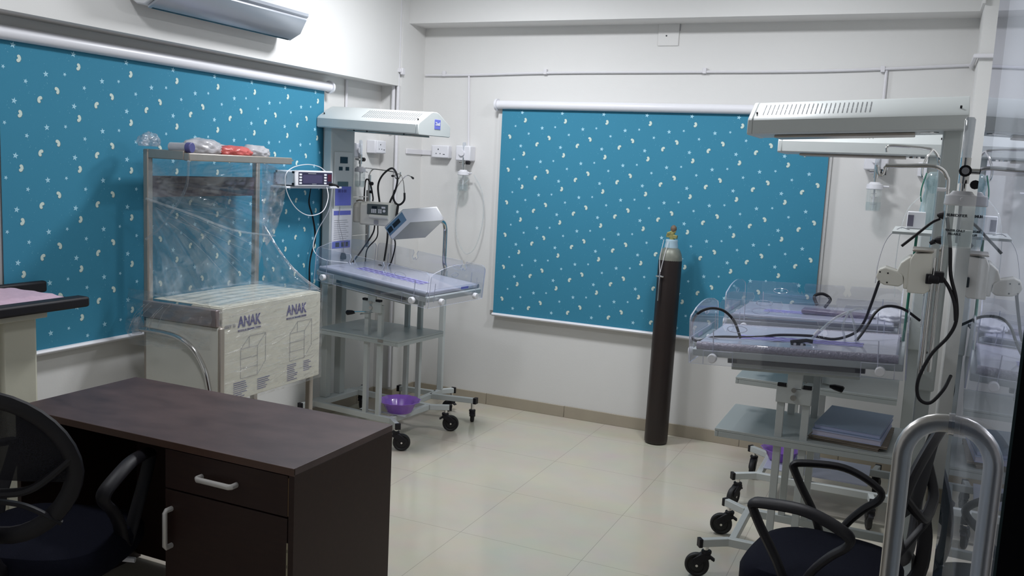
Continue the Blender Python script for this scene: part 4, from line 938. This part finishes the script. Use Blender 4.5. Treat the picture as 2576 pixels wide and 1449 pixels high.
fsh('carton_top_wrap', f4, 40, 50, 'film')
def f5(u, v):   # near side of the trolley, crumpled
    z = .80+.24*v; bulge = .05*sin(pi*v)*(1-u)
    return (-3.385+u*.50+wr(v, u, .006), 3.135-.02*sin(pi*u)-wr(u, v, .012)-bulge*.4, z-.03*(1-u)*(1-v))
fsh('side_wrap', f5, 50, 30, 'film3')
bb = blanket((-3.305-fo.x, 3.185-fo.y, 1.712-fo.z), None, .045, .055, .04, M['film2'], 9); bb.name = 'film_knot'; bb.parent = fm
bb = blanket((-3.36-fo.x, 3.16-fo.y, .82-fo.z), None, .025, .03, .05, M['film2'], 12); bb.name = 'film_gather'; bb.parent = fm
# clutter on the top tray
for (y, x, sx, sy, sz, mt_, sd, lb, nm) in ((3.36, -3.15, .07, .13, .050, 'bag', 1, 'milky white plastic bag on the trolley top, nearest the blue-capped bottle', 'plastic_bag'),
        (3.56, -3.13, .06, .12, .034, 'red', 2, 'red packet lying among the white bags on the trolley top', 'packet'),
        (3.74, -3.16, .07, .10, .040, 'bag', 3, 'milky white plastic bag at the far end of the trolley top', 'plastic_bag'),
        (3.56, -3.24, .05, .16, .036, 'bag', 6, 'milky white plastic bag behind the red packet on the trolley top', 'plastic_bag')):
    o = blanket((x, y, 1.6815), lb, sx, sy, sz, M[mt_], sd); o.name = nm; o['category'] = 'bag' if 'bag' in nm else 'packet'
bt = empty('rolled_bottle', (-3.070, 3.195, 1.7145), 0, 'bottle lying on its side with a dark blue cap on the trolley top', 'bottle')
MB().cyl((-.10, -.012, .0), (-.01, 0, 0), .021, 16).build('body', M['bag'], bt); MB().cyl((-.012, 0, 0), (.015, .004, 0), .024, 18).build('cap', M['bottle'], bt, bevel=.003)

# ---------------------------------------------------------------- examination table at the left edge
et = empty('examination_table', (-3.2, 2.3, 0), 0, 'black-edged table with pink pad on a cream column at the left edge', 'table')
b = MB(); b.box(-.188, .148, -1.2, .265, 1.064, 1.090); b.build('top', M['black'], et, bevel=.004)
MB().box(.15, .215, -1.2, .27, 1.062, 1.104).build('top_rim', M['black'], et, bevel=.010); MB().box(-.224, -.19, -1.2, .40, 1.066, 1.116).build('top_rim', M['black'], et, bevel=.010)
b = MB(); b.grid(40, 60, lambda u, v: (-.19+.34*u, -1.15+1.38*v, 1.094+.018*min(1, 8*min(u, 1-u, v*4, (1-v)*4))+.004*sin(v*110)*sin(u*20)))
b.build('pad', M['pink'], et)
b = MB(); b.box(-.02, .17, -.6, .11, 1.035, 1.062); b.build('under_plate', M['cream'], et, bevel=.003)
b = MB(); b.box(.02, .125, -.05, .10, .03, 1.04); b.build('column', M['cream'], et, bevel=.012)
b = MB(); b.box(-.12, .16, -.9, .15, 0, .06); b.build('base', M['cream'], et, bevel=.01)

# ---------------------------------------------------------------- desk
dk = empty('office_desk', (-2.245, 2.405, 0), 0, 'dark brown wooden desk with drawer and cupboard in the foreground', 'desk')
hx, hy = .615, .278
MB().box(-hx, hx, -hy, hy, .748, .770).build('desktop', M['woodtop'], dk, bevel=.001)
MB().box(-hx, hx, -hy-.001, -hy+.004, .746, .7695).build('front_edge_band', pm('brown_edge_band', (.10, .048, .032), .4, noise=.3), dk)
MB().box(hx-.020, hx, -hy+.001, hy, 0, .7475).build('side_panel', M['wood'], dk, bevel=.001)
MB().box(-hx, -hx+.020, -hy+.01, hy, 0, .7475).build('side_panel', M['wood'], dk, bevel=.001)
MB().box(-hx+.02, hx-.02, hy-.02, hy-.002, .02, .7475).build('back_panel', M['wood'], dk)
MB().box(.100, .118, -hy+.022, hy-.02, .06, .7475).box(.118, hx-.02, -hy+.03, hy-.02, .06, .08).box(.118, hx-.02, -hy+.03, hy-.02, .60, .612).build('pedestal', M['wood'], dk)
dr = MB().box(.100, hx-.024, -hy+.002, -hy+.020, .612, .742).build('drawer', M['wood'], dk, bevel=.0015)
MB().tube([(.255, -hy+.002, .677), (.255, -hy-.022, .677), (.262, -hy-.028, .677), (.388, -hy-.028, .677), (.395, -hy-.022, .677), (.395, -hy+.002, .677)], .0075, 10, ry=.009).build('drawer_handle', M['alu'], dr)
dd = MB().box(.100, hx-.024, -hy+.002, -hy+.020, .075, .607).build('cupboard_door', M['wood'], dk, bevel=.0015)
MB().tube([(.128, -hy+.002, .420), (.128, -hy-.022, .420), (.128, -hy-.028, .427), (.128, -hy-.028, .538), (.128, -hy-.022, .545), (.128, -hy+.002, .545)], .0075, 10, ry=.009).build('door_handle', M['alu'], dd)
hg = MB(); hg.box(hx-.025, hx-.019, -hy+.0005, -hy+.0035, .36, .53); hg = hg.build('piano_hinge', pm('tarnished_hinge', (.40, .36, .26), .4, metal=.5, noise=.3, nscale=40), dd)
MB().box(hx-.0225, hx-.0215, -hy-.0005, -hy+.001, .50, .51).box(hx-.0225, hx-.0215, -hy-.0005, -hy+.001, .45, .46).box(hx-.0225, hx-.0215, -hy-.0005, -hy+.001, .40, .41).build('hinge_slots', M['lcd'], dd)
MB().box(hx-.0238, hx-.0212, -hy+.003, -hy+.018, .615, .735).build('raw_edge', pm('raw_board_edge', (.20, .12, .05), .7, noise=.3), dk)

# ---------------------------------------------------------------- office chairs
def chair(loc, rz, label):
    t = empty('office_chair', loc, rz, label, 'chair', 'black mesh-back office chairs')
    # local: faces +y
    b = MB()
    def sq(a, rx, ry, n_=3.2):
        c_, s_ = cos(a), sin(a); return (rx*math.copysign(abs(c_)**(2/n_), c_), ry*math.copysign(abs(s_)**(2/n_), s_))
    rings = []
    for (k, z) in ((.0, .362), (.80, .362), (.94, .375), (1.0, .405), (1.0, .445), (.95, .468), (.80, .482), (.45, .486), (0, .485)):
        rg = []
        for j in range(40):
            x, y = sq(2*pi*j/40, .250*k, .245*k); rg.append(b.bm.verts.new(Vector((x, y-.0, z-(.02*max(0, y/.245)**3 if y > 0 else 0)))))
        rings.append(rg)
    for A, B in zip(rings, rings[1:]):
        for j in range(40): b.face([A[j], A[(j+1) % 40], B[(j+1) % 40], B[j]])
    bmesh.ops.remove_doubles(b.bm, verts=b.bm.verts, dist=1e-5)
    b.build('seat', M['fabric'], t)
    # back ring
    yb = -.255
    ring = []
    for j in range(36):
        a = 2*pi*j/36; x = .232*cos(a)*(1-.10*max(0, -sin(a))); z = .765+.215*sin(a)
        ring.append((x, yb-.055*((z-.55)/.4)+.035*(x/.23)**2, z))
    MB().tube(ring, .016, 10, closed=True, ry=.027).build('back_frame', M['black'], t)
    MB().tube([(-.238, yb+.005, .815), (-.14, yb-.04, .725), (-.05, yb-.045, .700), (.05, yb-.045, .700), (.14, yb-.04, .725), (.238, yb+.005, .815)], .017, 8, sm=5, ry=.012).build('lumbar_bar', M['black'], t)
    MB().tube([(-.185, yb+.01, .600), (-.10, yb-.03, .66), (0, yb-.045, .672), (.10, yb-.03, .66), (.185, yb+.01, .600)], .012, 8, sm=5, ry=.008).build('lumbar_bar', M['black'], t)
    MB().tube([(0, yb-.03, .70), (0, yb-.045, .60), (0, yb-.03, .48), (0, yb+.06, .40), (0, 0, .375)], .022, 8, sm=5, ry=.014).build('back_support', M['black'], t)
    b = MB(); b.grid(14, 10, lambda u, v: ((lambda z: ((u-.5)*2*.222*math.sqrt(max(0, 1-((z-.765)/.208)**2)), yb-.055*((z-.55)/.4)+.035*((u-.5)*2*.9)**2, z))(.73+.24*v)))
    b.build('back_mesh', M['meshf'], t)
    for s in (-1, 1):
        x = s*.248
        P = [(x*.97, .176, .668), (x*.98, .178, .682), (x*1.0, .150, .694), (x*1.04, .03, .706), (x*1.04, -.05, .690), (x*1.0, -.118, .655), (x*.98, -.118, .622), (x*.98, -.07, .575), (x*.96, -.02, .51), (x*.92, .02, .425), (x*.92, .05, .43), (x*.96, .09, .52), (x*.97, .145, .61)]
        MB().tube(P, .023, 10, closed=True, sm=4, ry=.0135).build('armrest', M['black'], t)
        MB().box(min(x*.45, x*.95), max(x*.45, x*.95), -.0, .06, .378, .392).build('arm_bracket', M['black'], t)
    MB().box(-.10, .10, -.09, .09, .35, .386).build('tilt_mechanism', M['black'], t, bevel=.01)
    MB().cyl((0, 0, .10), (0, 0, .36), .026, 14).build('gas_lift', M['black'], t)
    b = MB(); b.cyl((0, 0, .075), (0, 0, .125), .04, 14)
    for k in range(5):
        a = k*2*pi/5+.3; b.tube([(0, 0, .11), (.14*cos(a), .14*sin(a), .098), (.27*cos(a), .27*sin(a), .078)], [.026, .02, .014], 8)
    b.build('star_base', M['black'], t)
    for k in range(5):
        a = k*2*pi/5+.3; c_, s_ = cos(a)*.27, sin(a)*.27
        d = Vector((-sin(a), cos(a), 0)); p = Vector((c_, s_, .026))
        b = MB(); b.cyl(p-d*.024, p-d*.006, .026, 14); b.cyl(p+d*.006, p+d*.024, .026, 14); b.cyl((c_, s_, .03), (c_, s_, .075), .008, 8); b.build('caster', M['black'], t)
    MB().tube([(.08, .05, .365), (.20, .06, .355)], .006, 8).build('height_lever', M['black'], t)
    MB().tube([(.20, .06, .355), (.245, .065, .352)], .0095, 8).build('lever_tip', M['white'], t)
    return t
chair((-2.455, 1.955, 0), R(19), 'black mesh-back office chair pulled up to the desk at bottom left')
chair((-.178, 3.045, 0), R(82), 'black mesh-back office chair beside the glass door in front of the warmers')

# ---------------------------------------------------------------- oxygen cylinder
oc = empty('gas_cylinder', (-1.388, 5.505, 0), 0, 'tall black gas cylinder leaning near the back blind', 'gas cylinder')
oc.rotation_euler = (R(-1.0), R(0.2), 0)
MB().lathe([(0, .003), (.066, .003), (.073, .012), (.0735, .03), (.0735, 1.165), (.072, 1.175)], (0, 0, 0), 40).build('body', M['cyl'], oc)
MB().lathe([(.0725, 1.170), (.0725, 1.185), (.066, 1.215), (.054, 1.24), (.042, 1.25), (0, 1.255)], (0, 0, 0), 36).build('shoulder', M['cylw'], oc)
MB().lathe([(.040, 1.235), (.042, 1.262), (.037, 1.285), (.039, 1.292), (.036, 1.302), (0, 1.302)], (0, 0, 0), 28).build('neck_collar', M['tape'], oc)
b = MB(); b.cyl((0, 0, 1.30), (0, 0, 1.345), .016, 12); b.bar((-.035, 0, 1.325), (.033, 0, 1.318), .028, .022); b.bar((-.03, -.01, 1.335), (.02, 0, 1.355), .02, .018); b.build('valve', M['brass'], oc, bevel=.003)
b = MB(); b.lathe([(0, 1.345), (.014, 1.35), (.02, 1.365), (.018, 1.38), (.008, 1.39), (0, 1.392)], (.006, 0, 0), 10); b.build('valve_cap', M['brown'], oc)
b = MB(); b.tube([(-.035, -.06, 1.30), (-.050, -.064, 1.18), (-.038, -.080, 1.09)], .002, 5, sm=4); b.tube([(-.01, -.045, 1.29), (-.024, -.076, 1.18), (-.036, -.081, 1.10)], .002, 5, sm=4); b.build('key_string', M['pvc'], oc)
b = MB(); b.cyl((-.062, -.073, 1.072), (-.010, -.087, 1.072), .0055, 10); b.cyl((-.036, -.084, 1.09), (-.036, -.084, .92), .0055, 8); b.build('valve_key', M['chrome'], oc)

# ---------------------------------------------------------------- open glass door with D handle
gx = lambda y: .0705+.021*(y-1.4)
g = empty('door_1', (0, 0, 0), 0); g['kind'] = 'structure'
b = MB(); y0, y1, th = .49, 1.40, .012
c4 = [(gx(y0), y0), (gx(y1), y1), (gx(y1)+th, y1), (gx(y0)+th, y0)]
va = [b.bm.verts.new((x, y, .01)) for x, y in c4]; vb = [b.bm.verts.new((x, y, 2.12)) for x, y in c4]
b.face(list(reversed(va))); b.face(vb)
for i in range(4):
    b.mi = 0 if i in (0, 2) else 1
    b.face([va[i], va[(i+1) % 4], vb[(i+1) % 4], vb[i]])
b.build('glass_panel', [M['glass'], M['glasse']], g, flat=True)
def dh(sg, nm):
    yy = 1.352; gp = gx(yy)+(0 if sg < 0 else th); r_ = .0125; so = .057*sg; rad = .050*sg
    zt, zb_ = 1.380, .90
    P = [(gp, yy, zt)]
    for k in range(9):
        a = k*pi/2/8; P.append((gp+so-rad+rad*sin(a), yy, zt-.055+.055*cos(a)))
    for k in range(9):
        a = k*pi/2/8; P.append((gp+so-rad+rad*cos(a), yy, zb_+.055-.055*sin(a)))
    P.append((gp, yy, zb_))
    h_ = MB().tube(P, r_, 20).build('pull_handle', M['satin'], g)
    b = MB()
    for z_ in (zt, zb_): b.cyl((gp, yy, z_), (gp+.004*sg, yy, z_), .0150, 20)
    b.build('handle_washer', M['chrome'], h_)
dh(-1, 'a'); dh(1, 'b')
struct(MB().box(.0525, .14, .38, .49, 0, 2.15).build('trim_4', M['jamb'], bevel=.002))

# lettering on the near humidifier (bottle axis at x = XR-.224, y = 2.02)
hx0, hy0, hz0 = XR-.225, 2.02, 1.736-.040
for s_, dz, sz in (('HUMIDIFIER', -.048, .0078), ('WATER ONLY', -.078, .0060), ('FILLABLE', -.085, .0060)):
    me_o = text(s_, sz, M['lcd'], hm, Matrix.Identity(4), name='bottle_lettering', bold=.0002)
    for v in me_o.data.vertices:
        a = v.co.x/.029-.25; rr_ = .0290+v.co.z
        wx = hx0+rr_*sin(a); wy = hy0-rr_*cos(a); wz = hz0+dz+v.co.y
        # into the local frame of the unit (rotated -90 deg about z at (XR, 2.02, 1.735))
        dx, dy = wx-XR, wy-2.02
        v.co = Vector((-dy, dx, wz-1.736))
